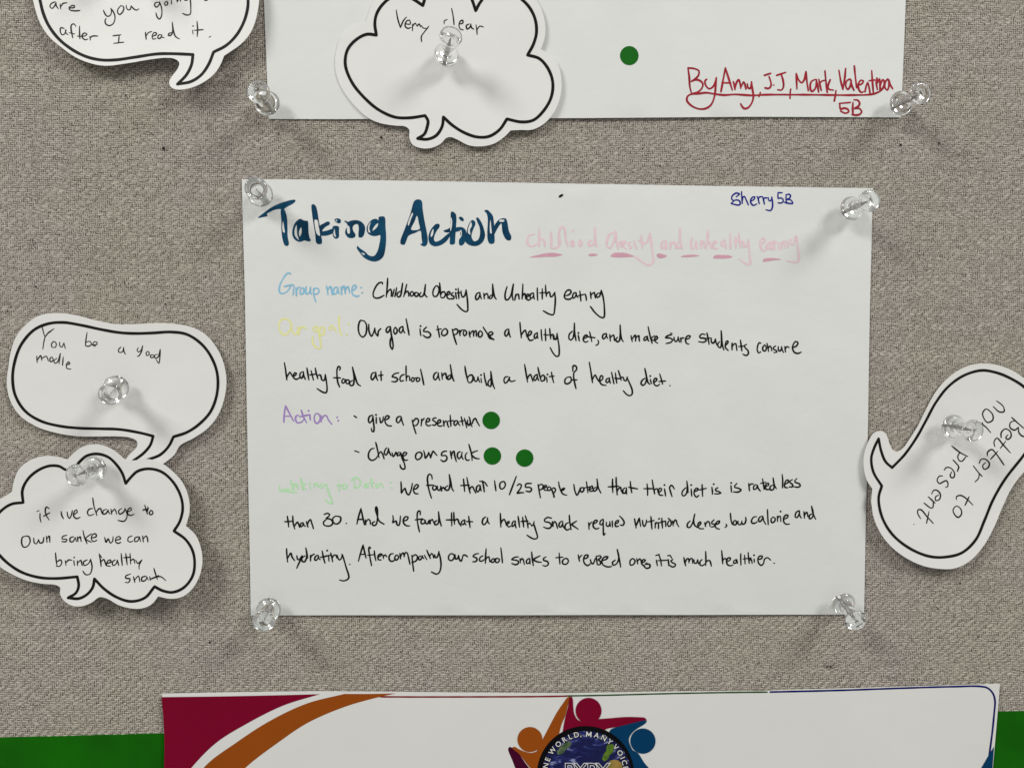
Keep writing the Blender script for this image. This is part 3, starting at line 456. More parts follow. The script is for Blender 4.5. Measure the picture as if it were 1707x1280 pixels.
def inside(rings, x, z):
    c = False
    for r in rings:
        j = len(r) - 1
        for i in range(len(r)):
            if (r[i][1] > z) != (r[j][1] > z) and x < (r[j][0] - r[i][0]) * (z - r[i][1]) / (r[j][1] - r[i][1]) + r[i][0]:
                c = not c
            j = i
    return c
def inside_np(rings, X, Z):
    c = np.zeros(X.shape, bool)
    for r in rings:
        j = len(r) - 1
        for i in range(len(r)):
            if r[i][1] != r[j][1]:
                c ^= ((r[i][1] > Z) != (r[j][1] > Z)) & (X < (r[j][0] - r[i][0]) * (Z - r[i][1]) / (r[j][1] - r[i][1]) + r[i][0])
            j = i
    return c
def cdt_fill(rings3, grid):
    """triangles over the even-odd inside of the rings (x, z), with inner grid points so the sheet can bend"""
    rings = [[(p.x * 1000, p.z * 1000) for p in r] for r in rings3]
    co, ed = [], []
    for r in rings:
        b = len(co)
        co += r
        ed += [(b + i, b + (i + 1) % len(r)) for i in range(len(r))]
    xs, zs = [p[0] for p in rings[0]], [p[1] for p in rings[0]]
    g = grid * 1000
    gx = np.arange(min(xs) + g / 2, max(xs), g)
    gz = np.arange(min(zs) + g / 2, max(zs), g)
    if len(gx) and len(gz):
        GX, GZ = np.meshgrid(gx, gz)
        ok = inside_np(rings, GX, GZ)
        pts = np.array(co)
        for x, z in zip(GX[ok], GZ[ok]):
            if np.min((pts[:, 0] - x) ** 2 + (pts[:, 1] - z) ** 2) > (g * 0.4) ** 2:
                co.append((float(x), float(z)))
    vo, eo, fo, *_ = delaunay_2d_cdt([Vector(c) for c in co], ed, [], 0, 1e-5)
    out = []
    for f in fo:
        cx = sum(vo[i].x for i in f) / 3
        cz = sum(vo[i].y for i in f) / 3
        if inside(rings, cx, cz):
            a, b, c = [vo[i] for i in f]
            ar = (b.x - a.x) * (c.y - a.y) - (b.y - a.y) * (c.x - a.x)
            if abs(ar) > 1e-9:
                out.append(tuple(f) if ar > 0 else tuple(f)[::-1])
    return [(v.x / 1000, v.y / 1000) for v in vo], out

# ================================================================== materials
def principled(name, base, rough=0.6, spec=0.35):
    m = bpy.data.materials.new(name)
    m.use_nodes = True
    b = m.node_tree.nodes['Principled BSDF']
    b.inputs['Base Color'].default_value = (*base, 1)
    b.inputs['Roughness'].default_value = rough
    b.inputs['Specular IOR Level'].default_value = spec
    return m, m.node_tree.nodes, m.node_tree.links, b
def noisy(name, base, base2, scale, rough, bump=0.0, bscale=400, spec=0.3, detail=4, dist=0.0001, wave=0.0012):
    m, N, L, b = principled(name, base, rough, spec)
    tc = N.new('ShaderNodeTexCoord')
    no = N.new('ShaderNodeTexNoise')
    no.inputs['Scale'].default_value = scale
    no.inputs['Detail'].default_value = detail
    L.new(tc.outputs['Object'], no.inputs['Vector'])
    mx = N.new('ShaderNodeMix'); mx.data_type = 'RGBA'
    mx.inputs['A'].default_value = (*base, 1)
    mx.inputs['B'].default_value = (*base2, 1)
    rp = N.new('ShaderNodeMapRange')
    rp.inputs['From Min'].default_value = 0.35; rp.inputs['From Max'].default_value = 0.65
    L.new(no.outputs['Fac'], rp.inputs['Value'])
    L.new(rp.outputs['Result'], mx.inputs['Factor'])
    L.new(mx.outputs['Result'], b.inputs['Base Color'])
    if bump:
        n2 = N.new('ShaderNodeTexNoise')
        n2.inputs['Scale'].default_value = bscale
        n2.inputs['Detail'].default_value = 5
        L.new(tc.outputs['Object'], n2.inputs['Vector'])
        bp = N.new('ShaderNodeBump')
        bp.inputs['Strength'].default_value = bump
        bp.inputs['Distance'].default_value = dist
        L.new(n2.outputs['Fac'], bp.inputs['Height'])
        # a slow waviness under the fine grain
        n3 = N.new('ShaderNodeTexNoise')
        n3.inputs['Scale'].default_value = 26
        n3.inputs['Detail'].default_value = 2
        L.new(tc.outputs['Object'], n3.inputs['Vector'])
        b3 = N.new('ShaderNodeBump')
        b3.inputs['Strength'].default_value = 0.5
        b3.inputs['Distance'].default_value = wave
        L.new(n3.outputs['Fac'], b3.inputs['Height'])
        L.new(b3.outputs['Normal'], bp.inputs['Normal'])
        L.new(bp.outputs['Normal'], b.inputs['Normal'])
    return m
m_paper = noisy('copy_paper', (0.79, 0.803, 0.785), (0.815, 0.825, 0.81), 24, 0.62, 0.35, 260, dist=0.00025)
m_card = noisy('white_card', (0.83, 0.828, 0.80), (0.85, 0.845, 0.825), 25, 0.5, 0.25, 220, dist=0.0002)
m_gloss = noisy('poster_paper', (0.80, 0.80, 0.775), (0.82, 0.815, 0.79), 20, 0.45, 0.12, 800)
def flat(name, rgb, rough=0.6, var=0.85, scale=260, spec=0.10):
    c = paint(*rgb)
    return noisy(name, c, tuple(x * var for x in c), scale, rough, spec=spec)
m_black = flat('black_pen', (20, 20, 20), 0.5)
m_print = flat('black_print', (24, 22, 20), 0.5)
m_pencil = flat('thin_pen', (42, 42, 42), 0.6)
m_teal = noisy('teal_marker', paint(14, 66, 94), paint(8, 46, 70), 90, 0.5, spec=0.12)
m_navy = flat('navy_pen', (20, 34, 124))
m_red = flat('red_marker', (150, 34, 48), var=0.75)
m_pink = flat('pink_marker', (232, 186, 194), 0.6, 0.93, 500)
m_mauve = flat('mauve_marker', (194, 148, 164), 0.6, 0.92, 300)
m_blue = flat('sky_blue_marker', (128, 178, 202), 0.6, 0.9, 300)
m_yellow = flat('pale_yellow_marker', (230, 235, 150), 0.6, 0.95, 300)
m_purple = flat('purple_marker', (152, 124, 184), 0.6, 0.86, 300)
m_green = flat('pale_green_marker', (172, 220, 170), 0.6, 0.95, 300)
m_dot = flat('green_sticker_paper', (16, 92, 18), 0.5, 0.9, 120, 0.15)
m_strip = noisy('green_felt_paper', paint(17, 94, 4), paint(14, 79, 3), 28, 0.8, 0.3, 1500, spec=0.08)
m_board = noisy('board_backing', (0.085, 0.076, 0.064), (0.06, 0.053, 0.045), 500, 0.9)
m_hole_shade = principled('pin_hole_shade', (0.012, 0.011, 0.010), 0.9)[0]  # near-black colour stands in for the shade inside the pin holes
m_steel = principled('pin_steel', (0.55, 0.54, 0.52), 0.25)
m_steel[3].inputs['Metallic'].default_value = 1.0
m_steel = m_steel[0]
m_clear = principled('clear_plastic', (0.97, 0.985, 0.975), 0.055, 0.5)
m_clear[3].inputs['Transmission Weight'].default_value = 1.0
m_clear[3].inputs['IOR'].default_value = 1.49
m_clear = m_clear[0]
# yarn: every yarn has its own tint
m_yarn, N, L, b = principled('oatmeal_yarn', (0.45, 0.40, 0.33), 0.85, 0.15)
at = N.new('ShaderNodeAttribute'); at.attribute_name = 'tint'
cr = N.new('ShaderNodeValToRGB')
cr.color_ramp.elements[0].position = 0.0; cr.color_ramp.elements[0].color = (0.27, 0.24, 0.205, 1)
cr.color_ramp.elements[1].position = 1.0; cr.color_ramp.elements[1].color = (0.675, 0.625, 0.56, 1)
L.new(at.outputs['Fac'], cr.inputs['Fac'])
tc = N.new('ShaderNodeTexCoord')
no = N.new('ShaderNodeTexNoise'); no.inputs['Scale'].default_value = 22; no.inputs['Detail'].default_value = 3
L.new(tc.outputs['Object'], no.inputs['Vector'])
mx = N.new('ShaderNodeMix'); mx.data_type = 'RGBA'; mx.blend_type = 'MULTIPLY'; mx.inputs['Factor'].default_value = 1
hue = N.new('ShaderNodeValToRGB')
hue.color_ramp.elements[0].position = 0.38; hue.color_ramp.elements[0].color = (0.985, 1.0, 0.95, 1)
hue.color_ramp.elements[1].position = 0.62; hue.color_ramp.elements[1].color = (1.0, 0.985, 1.0, 1)
L.new(no.outputs['Fac'], hue.inputs['Fac'])
L.new(cr.outputs['Color'], mx.inputs['A']); L.new(hue.outputs['Color'], mx.inputs['B'])
L.new(mx.outputs['Result'], b.inputs['Base Color'])

# ================================================================== heights of the sheets in front of the board
def clamp(x): return 0.0 if x < 0 else 1.0 if x > 1 else x
def h_main(x, z):
    u, v = clamp((x + .1485) / .297), clamp((z + .103) / .206)
    su, sv = math.sin(math.pi * u), math.sin(math.pi * v)
    h = 0.75 + 1.5 * su * sv + 0.55 * su * (1 - sv) + 0.35 * sv * (1 - su)
    h += (0.9 * su * (1 - v) ** 3) + 0.5 * math.exp(-((x - .008) ** 2 / 0.0001 + (z - .0985) ** 2 / 2.5e-5)) + 0.28 * su * math.sin(x * 61 + 1.0) * math.sin(z * 47 + 2) + 0.10 * su * math.sin(x * 140 + z * 90)
    return h * MM
def h_top(x, z):
    u = clamp((x + .138) / .297)
    su = math.sin(math.pi * u)
    d = max(0.0, z - 0.134)
    h = 0.75 + 0.75 * su + min(d, .1) * 9 * su + 0.12 * su * math.sin(x * 55) + 0.06 * math.sin(x * 120 + z * 80) * su
    return h * MM
def h_poster(x, z):
    return (1.55 + 0.35 * math.sin(x * 25 + .5) + max(0, -z - .14) * 3 + 0.15 * math.sin(x * 60 + z * 40)) * MM
def card(pin, base, sx, sz, curve, dip=None):
    p = px_at(pin[0], pin[1], 0.002)
    def h(x, z):
        dx, dz = (x - p.x) * 1000, (z - p.z) * 1000
        v = base + sx * dx + sz * dz + curve * (dx * dx + dz * dz)
        return max(v, 0.75) * MM
    return h
h_a = card((205, -60), 1.2, 0.006, -0.055, 0.0007)
def h_b(x, z):
    p = px_at(740, 100, 0.002)
    dx, dz = (x - p.x) * 1000, (z - p.z) * 1000
    return h_top(x, z) + (0.5 + max(dx, 0) * 0.018 + max(dx - 20, 0) ** 2 * 0.0003 + max(-dz - 15, 0) * 0.02) * MM
h_c = card((193, 650), 1.2, 0.010, -0.022, 0.0006)
h_d = card((160, 785), 3.0, 0.030, -0.006, 0.0009)
h_e = card((1575, 715), 1.3, -0.004, -0.012, 0.0007)
flat_h = lambda h: (lambda x, z: h)

# ================================================================== the pinboard and its woven cloth
X0, X1, Z0, Z1 = -0.40, 0.36, -0.26, 0.30
def box(name, x0, x1, y0, y1, z0, z1, mat, parent=None):
    v = [(x, y, z) for x in (x0, x1) for y in (y0, y1) for z in (z0, z1)]
    f = [(0, 1, 3, 2), (4, 6, 7, 5), (0, 4, 5, 1), (2, 3, 7, 6), (0, 2, 6, 4), (1, 5, 7, 3)]
    return link(name, mesh(name, v, f), mat, parent, False)
board = tag(box('pinboard', X0, X1, 0.0, 0.012, Z0, Z1, m_board), kind='structure')

RECTS = {}
main_ring = [(403, 299), (520, 299.5), (640, 301), (760, 303), (880, 305), (1000, 307), (1120, 309), (1240, 311), (1350, 312.5), (1455, 314),
             (1453, 400), (1450, 520), (1448, 640), (1446, 760), (1443, 880), (1440.5, 1024),
             (1300, 1024), (1150, 1024.5), (1000, 1024.5), (850, 1025), (700, 1025), (560, 1025), (418, 1025.5), (416, 900), (413, 760), (410.5, 620), (408, 480), (405, 380)]
top_ring = [(1502, 196), (1380, 195.5), (1250, 195), (1120, 196), (1000, 197), (900, 197.5), (780, 198), (650, 198.5), (550, 199), (448, 198.5), (444, 100), (440, 0), (432, -200), (424, -470), (700, -480), (1000, -480), (1300, -480), (1535, -470), (1522, -200), (1510, 0), (1506, 100)]
poster_ring = [(270, 1155.5), (360, 1154), (440, 1152.5), (520, 1151.5), (600, 1152), (660, 1152.6), (760, 1153.5), (860, 1154.5), (940, 1154.8), (1000, 1153.8), (1060, 1153), (1140, 1151.8), (1210, 1151.5), (1270, 1151.3), (1300, 1149.5), (1400, 1147), (1500, 1144), (1590, 1141.5), (1667, 1139), (1662, 1200), (1655, 1280), (1645, 1420), (1636, 1560), (1300, 1562), (950, 1562), (600, 1560), (298, 1558), (288, 1420), (278, 1280), (274, 1215)]
w_main = [on(h_main, *p) for p in main_ring]
covered = [[(p.x, p.z) for p in w_main], [(on(h_top, *p).x, on(h_top, *p).z) for p in top_ring], [(on(h_poster, *p).x, on(h_poster, *p).z) for p in poster_ring]]
# the green strip's upper edge
g0, g1 = px_at(-300, 1236, 0), px_at(2000, 1176.5, 0)
def strip_z(x): return g0.z + (x - g0.x) * (g1.z - g0.z) / (g1.x - g0.x)
HOLES = [(273, 248, .75), (636, 230, .55), (1501, 242, .6), (1565, 239, .5), (1378.5, 1110.5, .55), (1384, 1110.5, .55), (1100, 277, .4), (1600, 972, .5), (276, 507, .45), (60, 478, .4), (350, 1070, .5), (905, 1100, .4), (1630, 1060, .4), (210, 160, .4)]
def weave():
    pr, pw = 0.90 * MM, 0.94 * MM          # row pitch, warp pitch
    per = 4 * pw
    rows = np.arange(Z0 + 2 * MM, Z1 - 2 * MM, pr)
    cols = np.arange(X0 + 2 * MM, X1 - 2 * MM, per)
    off, o, run, way = [], 0, 0, 1
    for r in rows:                          # two over, two under, with an uneven step
        o = (o + int(RNG.choice([1, 2, 3], p=[0.66, 0.22, 0.12]))) % 4
        off.append(o * pw)
    off = np.array(off)
    Xc = cols[None, :] + off[:, None] + RNG.normal(0, 0.10 * MM, (len(rows), len(cols)))
    Zc = np.repeat(rows[:, None], len(cols), 1) + RNG.normal(0, 0.05 * MM, Xc.shape)
    # slow wander of the rows and columns
    Zc = Zc + 0.5 * MM * np.sin(Xc * 31 + 1.3) * np.sin(rows[:, None] * 11) + 0.25 * MM * np.sin(Xc * 90 + rows[:, None] * 20)
    Xc = Xc + 0.4 * MM * np.sin(rows[:, None] * 47 + 0.4)
    rowt = RNG.normal(0, 0.06, len(rows))[:, None]
    keep = Zc > (g0.z + (Xc - g0.x) * (g1.z - g0.z) / (g1.x - g0.x)) - 1.5 * MM
    for ring in covered:
        sh = []
        cx, cz = sum(p[0] for p in ring) / len(ring), sum(p[1] for p in ring) / len(ring)
        for p in ring:
            d = math.hypot(p[0] - cx, p[1] - cz)
            k = max(0, (d - 0.028) / d)
            sh.append((cx + (p[0] - cx) * k, cz + (p[1] - cz) * k))
        keep &= ~inside_np([sh], Xc, Zc)
    def pieces(cx, cz, ln, wd, top, low, tint, vertical):
        n = len(cx)
        a = np.array([-1, -0.55, 0.55, 1.0])
        hz = np.array([0.0, 0.85, 0.85, 0.0])
        wz = np.array([0.62, 1.0, 1.0, 0.62])
        c = np.array([-1, 0, 1.0])
        hc = np.array([0.25, 1.0, 0.25])
        al = (a[:, None] * np.ones(3)).ravel(); ac = (c[None, :] * wz[:, None]).ravel(); ah = (hz[:, None] * 0.75 + 0.25 * hc[None, :] * (hz[:, None] > 0)) * hc[None, :]
        ah = ah.ravel()
        sk = RNG.normal(0, 0.10, n)
        A = al[None, :] * ln[:, None] / 2; C = ac[None, :] * wd[:, None] / 2 + sk[:, None] * A * 0.5
        X = cx[:, None] + (C if vertical else A); Z = cz[:, None] + (A if vertical else C)
        Y = -(low + (top[:, None] - low) * ah[None, :])
        V = np.stack([X, Y, Z], -1).reshape(-1, 3)
        q = []
        for i in range(3):
            for j in range(2):
                k = i * 3 + j
                q.append((k, k + 3, k + 4, k + 1) if not vertical else (k, k + 1, k + 4, k + 3))
        F = (np.array(q)[None] + (np.arange(n) * 12)[:, None, None]).reshape(-1, 4)
        return V, F, np.repeat(tint, 6)
    kx, kz = Xc[keep], Zc[keep]
    n = len(kx)
    tint = np.clip(0.56 + (rowt + np.zeros_like(Xc))[keep] + RNG.normal(0, 0.085, n), 0, 1)
    V1, F1, T1 = pieces(kx, kz, RNG.normal(2.15, 0.22, n) * MM, np.clip(RNG.normal(0.76, 0.09, n), .55, .95) * MM, RNG.normal(0.46, 0.06, n) * MM, -0.02 * MM, tint, False)
    gx = np.concatenate([kx + 1.5 * pw, kx + 2.5 * pw])
    kz = np.concatenate([kz, kz]); n2 = n; n = 2 * n
    tint2 = np.clip(0.40 + RNG.normal(0, 0.12, n), 0, 1)
    V2, F2, T2 = pieces(gx, kz + RNG.normal(0, 0.06, n) * MM, RNG.normal(1.22, 0.12, n) * MM, np.clip(RNG.normal(0.70, 0.07, n), .5, .85) * MM, RNG.normal(0.32, 0.06, n) * MM, -0.02 * MM, tint2, True)
    V = np.concatenate([V1, V2]); F = np.concatenate([F1, F2 + len(V1)]); T = np.concatenate([T1, T2])
    me = bpy.data.meshes.new('woven_cloth')
    me.vertices.add(len(V)); me.vertices.foreach_set('co', V.astype(np.float32).ravel())
    me.loops.add(F.size); me.loops.foreach_set('vertex_index', F.astype(np.int32).ravel())
    me.polygons.add(len(F)); me.polygons.foreach_set('loop_start', np.arange(0, F.size, 4, dtype=np.int32))
    me.polygons.foreach_set('use_smooth', np.ones(len(F), bool))
    me.update(calc_edges=True)
    at = me.attributes.new('tint', 'FLOAT', 'FACE')
    at.data.foreach_set('value', T.astype(np.float32))
    o = link('woven_cloth', me, m_yarn, board)
    tag(o, kind='stuff')
    
weave()
for u, v, r in HOLES:  # shallow dark dots on top of the yarn, painted as shaded pin holes
    p = px_at(u, v, 0.0003)
    k = 10
    vs, fs = [], []
    for rr, y in ((r, 0.55), (r * 0.6, 0.47)):
        vs += [(p.x + rr * MM * math.cos(i * 6.2832 / k), -y * MM, p.z + rr * MM * math.sin(i * 6.2832 / k)) for i in range(k)]
    fs = [(i, (i + 1) % k, k + (i + 1) % k, k + i) for i in range(k)] + [tuple(range(k, 2 * k))]
    link('pin_hole_shade_dot', mesh('pin_hole_shade_dot', vs, fs), m_hole_shade, board)

m_lint = principled('lint', (0.62, 0.58, 0.52), 0.9)[0]
m_lint_d = principled('dark_lint', (0.05, 0.045, 0.04), 0.9)[0]
for pts, m in (([(243, 221), (248, 220), (253, 223), (257, 226)], m_lint_d), ([(219, 1127), (222, 1130), (221, 1134)], m_lint), ([(70, 259), (84, 260), (92, 259)], m_lint), ([(1610, 470), (1618, 466), (1627, 470)], m_lint), ([(370, 1090), (376, 1086), (384, 1089)], m_lint), ([(1560, 1010), (1566, 1016)], m_lint_d), ([(730, 1085), (739, 1082), (746, 1085)], m_lint)):
    q = [px_at(u, v, 0.00062) for u, v in smooth(pts, 2.0)]
    vs, fs = [], []
    for i, c in enumerate(q):
        a, b_ = q[max(i - 1, 0)], q[min(i + 1, len(q) - 1)]
        t = (b_ - a).normalized()
        n1 = Vector((-t.z, 0, t.x)) * 0.00014
        n2 = Vector((0, -0.00014, 0))
        vs += [c + n1, c + n2, c - n1, c - n2]
        if i: fs += [((i - 1) * 4 + j, (i - 1) * 4 + (j + 1) % 4, i * 4 + (j + 1) % 4, i * 4 + j) for j in range(4)]
    link('loose_fibre', mesh('loose_fibre', vs, fs), m, board)

# green strip below
gs = []
gx = np.linspace(X0, X1, 40)
vs, fs = [], []
for x in gx:
    z = strip_z(x)
    vs += [(x, -0.0007, z), (x, -0.0007, Z0 - 0.01), (x, -0.0001, z)]
for i in range(39):
    a = i * 3
    fs += [(a, a + 1, a + 4, a + 3), (a + 2, a, a + 3, a + 5)]
strip = link('border_strip', mesh('border_strip', vs, fs), m_strip, None, False)
tag(strip, 'deep green border strip running along the bottom edge of the woven board', 'border strip')

# ================================================================== sheets
def sheet(name, ring3, hf, mat, thick, grid):
    """a bent sheet: ring3 = outline points; front, back and cut edge"""
    co, fc = cdt_fill([ring3], grid)
    nf = len(co)
    V = [(x, -hf(x, z), z) for x, z in co] + [(x, -hf(x, z) + thick, z) for x, z in co]
    F = list(fc) + [tuple(nf + i for i in f[::-1]) for f in fc]
    cnt = {}
    for f in fc:
        for i in range(3):
            e = (f[i], f[(i + 1) % 3])
            cnt[e] = cnt.get(e, 0) + 1
    nv = len(V)
    for (a, b_) in [e for e in cnt if (e[1], e[0]) not in cnt]:
        q = len(V)
        V += [V[a], V[b_], V[nf + b_], V[nf + a]]
        F.append((q + 1, q, q + 3, q + 2))
    return link(name, mesh(name, V, F), mat)
def rim(hf, ring, sm=False):
    return [on(hf, *p) for p in ring]
def line_part(sheet_o, name, hf, key, mat, w, taper=0.25, wob=0.1, label=None):
    p = Pen(hf)
    for s in INK[key]:
        p.stroke(s, w, taper, wob)
    o = p.build(name, mat, sheet_o)
    if label: o['label'] = label
    return o

# ---- middle sheet
main = sheet('handwritten_sheet', w_main, h_main, m_paper, 0.12 * MM, 5 * MM)
tag(main, 'white landscape sheet with thick blue handwritten heading, pinned at all four corners', 'paper sheet', 'handwritten project sheets')
p = Pen(h_main)
for rings in HEAD:
    p.area(rings, 6 * MM, 2.0)
p.build('heading', m_teal, main)
line_part(main, 'title_line', h_main, 'pink', m_pink, 3.2, 0.2, 0.2, 'faint pink marker line to the right of the heading')
p = Pen(h_main)
for r in INK['mauve']:
    p.area([r], 5 * MM, 2.0)
p.build('underline', m_mauve, main)
line_part(main, 'writer_name', h_main, 'navy', m_navy, 2.6, 0.2, 0.12, 'small dark blue writing in the top right corner')
line_part(main, 'line_label', h_main, 'blue', m_blue, 2.6, 0.2, 0.15, 'sky blue label starting the first line')
line_part(main, 'line_label', h_main, 'yellow', m_yellow, 3.0, 0.2, 0.15, 'pale yellow label starting the second line')
line_part(main, 'line_label', h_main, 'purple', m_purple, 2.6, 0.2, 0.15, 'purple label beside the two dashes')
line_part(main, 'line_label', h_main, 'green', m_green, 2.9, 0.2, 0.2, 'pale green label starting the sixth line')
for k in ('line1', 'line2', 'line3', 'line4', 'line6', 'line7', 'line8'):
    line_part(main, 'written_line', h_main, k, m_black, 2.8, 0.25, 0.10)
p = Pen(h_main)
p.stroke([(933, 328), (937, 325.5)], 6.0, 0.3)
p.build('ink_spot', m_print, main)

# ---- upper sheet
upper = sheet('signed_sheet', rim(h_top, top_ring), h_top, m_paper, 0.12 * MM, 6 * MM)
tag(upper, 'white sheet at the top, signed in red marker near its lower right corner', 'paper sheet', 'handwritten project sheets')
line_part(upper, 'signature', h_top, 'red', m_red, 3.2, 0.15, 0.14)

# ---- stickers
def sticker(hf, u, v, r, label):
    p = Pen(hf, 0.00009)
    c = on(hf, u, v)
    n = 40
    ring = [(c.x + r * PX * math.cos(i * 2 * math.pi / n), c.z + r * PX * math.sin(i * 2 * math.pi / n)) for i in range(n)]
    V = [(c.x, -hf(c.x, c.z) - 1.3e-4, c.z)] + [(x, -hf(x, z) - 1.3e-4, z) for x, z in ring] + [(x, -hf(x, z) - 2e-5, z) for x, z in ring]
    F = [(0, 1 + i, 1 + (i + 1) % n) for i in range(n)] + [(1 + (i + 1) % n, 1 + i, 1 + n + i, 1 + n + (i + 1) % n) for i in range(n)]
    o = link('round_sticker', mesh('round_sticker', V, F), m_dot, None, False)
    tag(o, label, 'sticker', 'round green dot stickers')
sticker(h_main, 818.8, 700.5, 14.6, 'round green sticker ending the upper dashed line of the middle sheet')
sticker(h_main, 820.8, 759.8, 14.6, 'round green sticker touching the end of the lower dashed line, middle sheet')
sticker(h_main, 874.6, 763.3, 14.6, 'lone green sticker to the right of another green sticker on the middle sheet')
sticker(h_top, 1049, 93.3, 15.2, 'round green sticker on the upper sheet, right of the cloud card')

# ---- speech bubble cards
def bubble(name, key, hf, label, w_line, w_text, m_text, cat='speech card'):
    ring = ring_of(INK['out_' + key], 5.0)
    if ring[0] == ring[-1]: ring = ring[:-1]
    # drop near duplicates
    rr = []
    for q in ring:
        if not rr or math.hypot(q[0] - rr[-1][0], q[1] - rr[-1][1]) > 1.2: rr.append(q)
    if math.hypot(rr[0][0] - rr[-1][0], rr[0][1] - rr[-1][1]) < 1.2: rr.pop()
    o = sheet(name, [on(hf, *q) for q in rr], hf, m_card, 0.26 * MM, 4 * MM)
    tag(o, label, cat, 'speech bubble cards')
    p = Pen(hf)
    for s in INK['line_' + key]:
        p.stroke(s, w_line, 0.0, 0.03)
    p.build('printed_outline', m_print, o)
    p = Pen(hf)
    for s in INK['text_' + key]:
        p.stroke(s, w_text, 0.3, 0.15)
    p.build('handwriting', m_text, o)
    return o
bubble('speech_bubble_card', 'a', h_a, 'rounded speech bubble card cut off at the top left, left of the upper sheet', 4.9, 2.1, m_pencil)
bubble('cloud_card', 'b', h_b, 'cloud shaped card reading very clear, overlapping the bottom edge of the upper sheet', 4.9, 2.1, m_black)
bubble('speech_bubble_card', 'c', h_c, 'rounded speech bubble card on the left whose tail goes under the cloud card', 4.6, 1.9, m_pencil)
bubble('cloud_card', 'd', h_d, 'cloud shaped card at lower left with four handwritten lines, lapping over a bubble tail', 4.6, 2.2, m_black)
bubble('speech_bubble_card', 'e', h_e, 'speech bubble card pinned sideways at the right edge, its writing upside down', 4.6, 2.3, m_black)

# ---- lower poster
poster = sheet('printed_poster', rim(h_poster, poster_ring), h_poster, m_gloss, 0.15 * MM, 7 * MM)
tag(poster, 'printed poster at the bottom with maroon corner, orange arc and round globe emblem', 'poster')
m_maroon = flat('maroon_print', (112, 0, 35), 0.6, 0.92, 40)
m_orange = flat('orange_print', (138, 67, 12), 0.6, 0.92, 40)
m_bluep = flat('blue_print', (0, 52, 88), 0.6, 0.9, 40)
m_plum = flat('plum_print', (60, 0, 33), 0.6, 0.9, 40)
m_line_r = flat('dark_red_print', (120, 24, 30), 0.5)
m_line_g = flat('dark_green_print', (40, 74, 34), 0.5)
m_line_n = flat('dark_blue_print', (14, 22, 92), 0.5)
m_whitep = principled('white_print', (0.82, 0.82, 0.81), 0.5)[0]
m_ring = flat('globe_black', (6, 6, 10), 0.6)
def part_fill(name, key, mat, lift=0.0, grid=8 * MM):
    p = Pen(h_poster)
    for r in FILL[key]:
        if isinstance(r[0], list):
            r = ring_of(r, 3.0)
            r = [q for i, q in enumerate(r) if math.hypot(q[0] - r[i - 1][0], q[1] - r[i - 1][1]) > 0.3]
        p.area([r], grid, 3.0, False, lift)
    return p.build(name, mat, poster)
def smooth_shape(name, key, mat, lift):
    p = Pen(h_poster)
    for r in FILL[key]:
        p.area([r], 8 * MM, 3.0, True, lift)
    return p.build(name, mat, poster)
part_fill('corner_shape', 'maroon_corner', m_maroon)
part_fill('arc_shape', 'orange_arc', m_orange)
part_fill('swoosh', 'blue_swoosh', m_bluep, 0.00006)
def rule(pts, w, mat):
    p = Pen(h_poster, 0.00004)
    p.stroke(pts, w, 0.1, 0.05)
    p.build('border_line', mat, poster)
rule([(634, 1160.8), (700, 1161), (800, 1160.8), (900, 1160.3), (945, 1159.6)], 2.8, m_line_r)
rule([(940, 1159.4), (1000, 1158.4), (1100, 1155.8), (1200, 1153.8), (1279, 1152.9)], 2.6, m_line_g)
rule([(1284, 1152.8), (1400, 1150), (1500, 1146.5), (1590, 1143.8), (1634, 1143.4), (1646, 1146), (1655, 1155), (1658.5, 1167), (1657, 1190), (1654, 1220), (1649, 1258), (1645, 1290)], 3.2, m_line_n)
# emblem: people round a globe
def disc_part(name, u, v, r, mat, lift):
    p = Pen(h_poster)
    p.area([[(u + r * math.cos(i * 2 * math.pi / 72), v + r * math.sin(i * 2 * math.pi / 72)) for i in range(72)]], 6 * MM, 3.0, False, lift)
    return p.build(name, mat, poster)
smooth_shape('person_shape', 'plum_person', m_plum, 0.00002)
smooth_shape('person_shape', 'orange_person', m_orange, 0.00008)
smooth_shape('person_shape', 'blue_person', m_bluep, 0.00008)
smooth_shape('person_shape', 'maroon_person', m_maroon, 0.00014)
disc_part('person_head', 981, 1183.8, 21.6, m_maroon, 0.00014)
disc_part('person_head', 883.4, 1231.6, 20.8, m_orange, 0.00014)
disc_part('person_head', 1071.6, 1234.2, 21.0, m_bluep, 0.00014)
GX, GY, GR = 976.0, 1290.0, 81.0
globe = disc_part('globe', GX, GY, GR, m_ring, 0.00022)
# earth picture printed on the disc
m_earth, N, L, b = principled('earth_print', (0.02, 0.03, 0.2), 0.45, 0.3)
tc = N.new('ShaderNodeTexCoord')
n1 = N.new('ShaderNodeTexNoise'); n1.inputs['Scale'].default_value = 150; n1.inputs['Detail'].default_value = 7; n1.inputs['Distortion'].default_value = 1.6
mp = N.new('ShaderNodeMapping'); mp.inputs['Rotation'].default_value = (0, 0.6, 0); mp.inputs['Scale'].default_value = (0.6, 1, 1.5)
L.new(tc.outputs['Object'], mp.inputs['Vector']); L.new(mp.outputs['Vector'], n1.inputs['Vector'])
r1 = N.new('ShaderNodeValToRGB')
e = r1.color_ramp.elements
e[0].position = 0.50; e[0].color = (0.004, 0.007, 0.07, 1)
e[1].position = 0.70; e[1].color = (0.42, 0.46, 0.66, 1)
x = e.new(0.58); x.color = (0.016, 0.026, 0.17, 1)
L.new(n1.outputs['Fac'], r1.inputs['Fac'])
L.new(r1.outputs['Color'], b.inputs['Base Color'])
disc_part('earth_picture', GX + 1, GY + 2, 75, m_earth, 0.00028)
m_land = noisy('land_print', paint(92, 122, 30), paint(40, 70, 20), 300, 0.5)
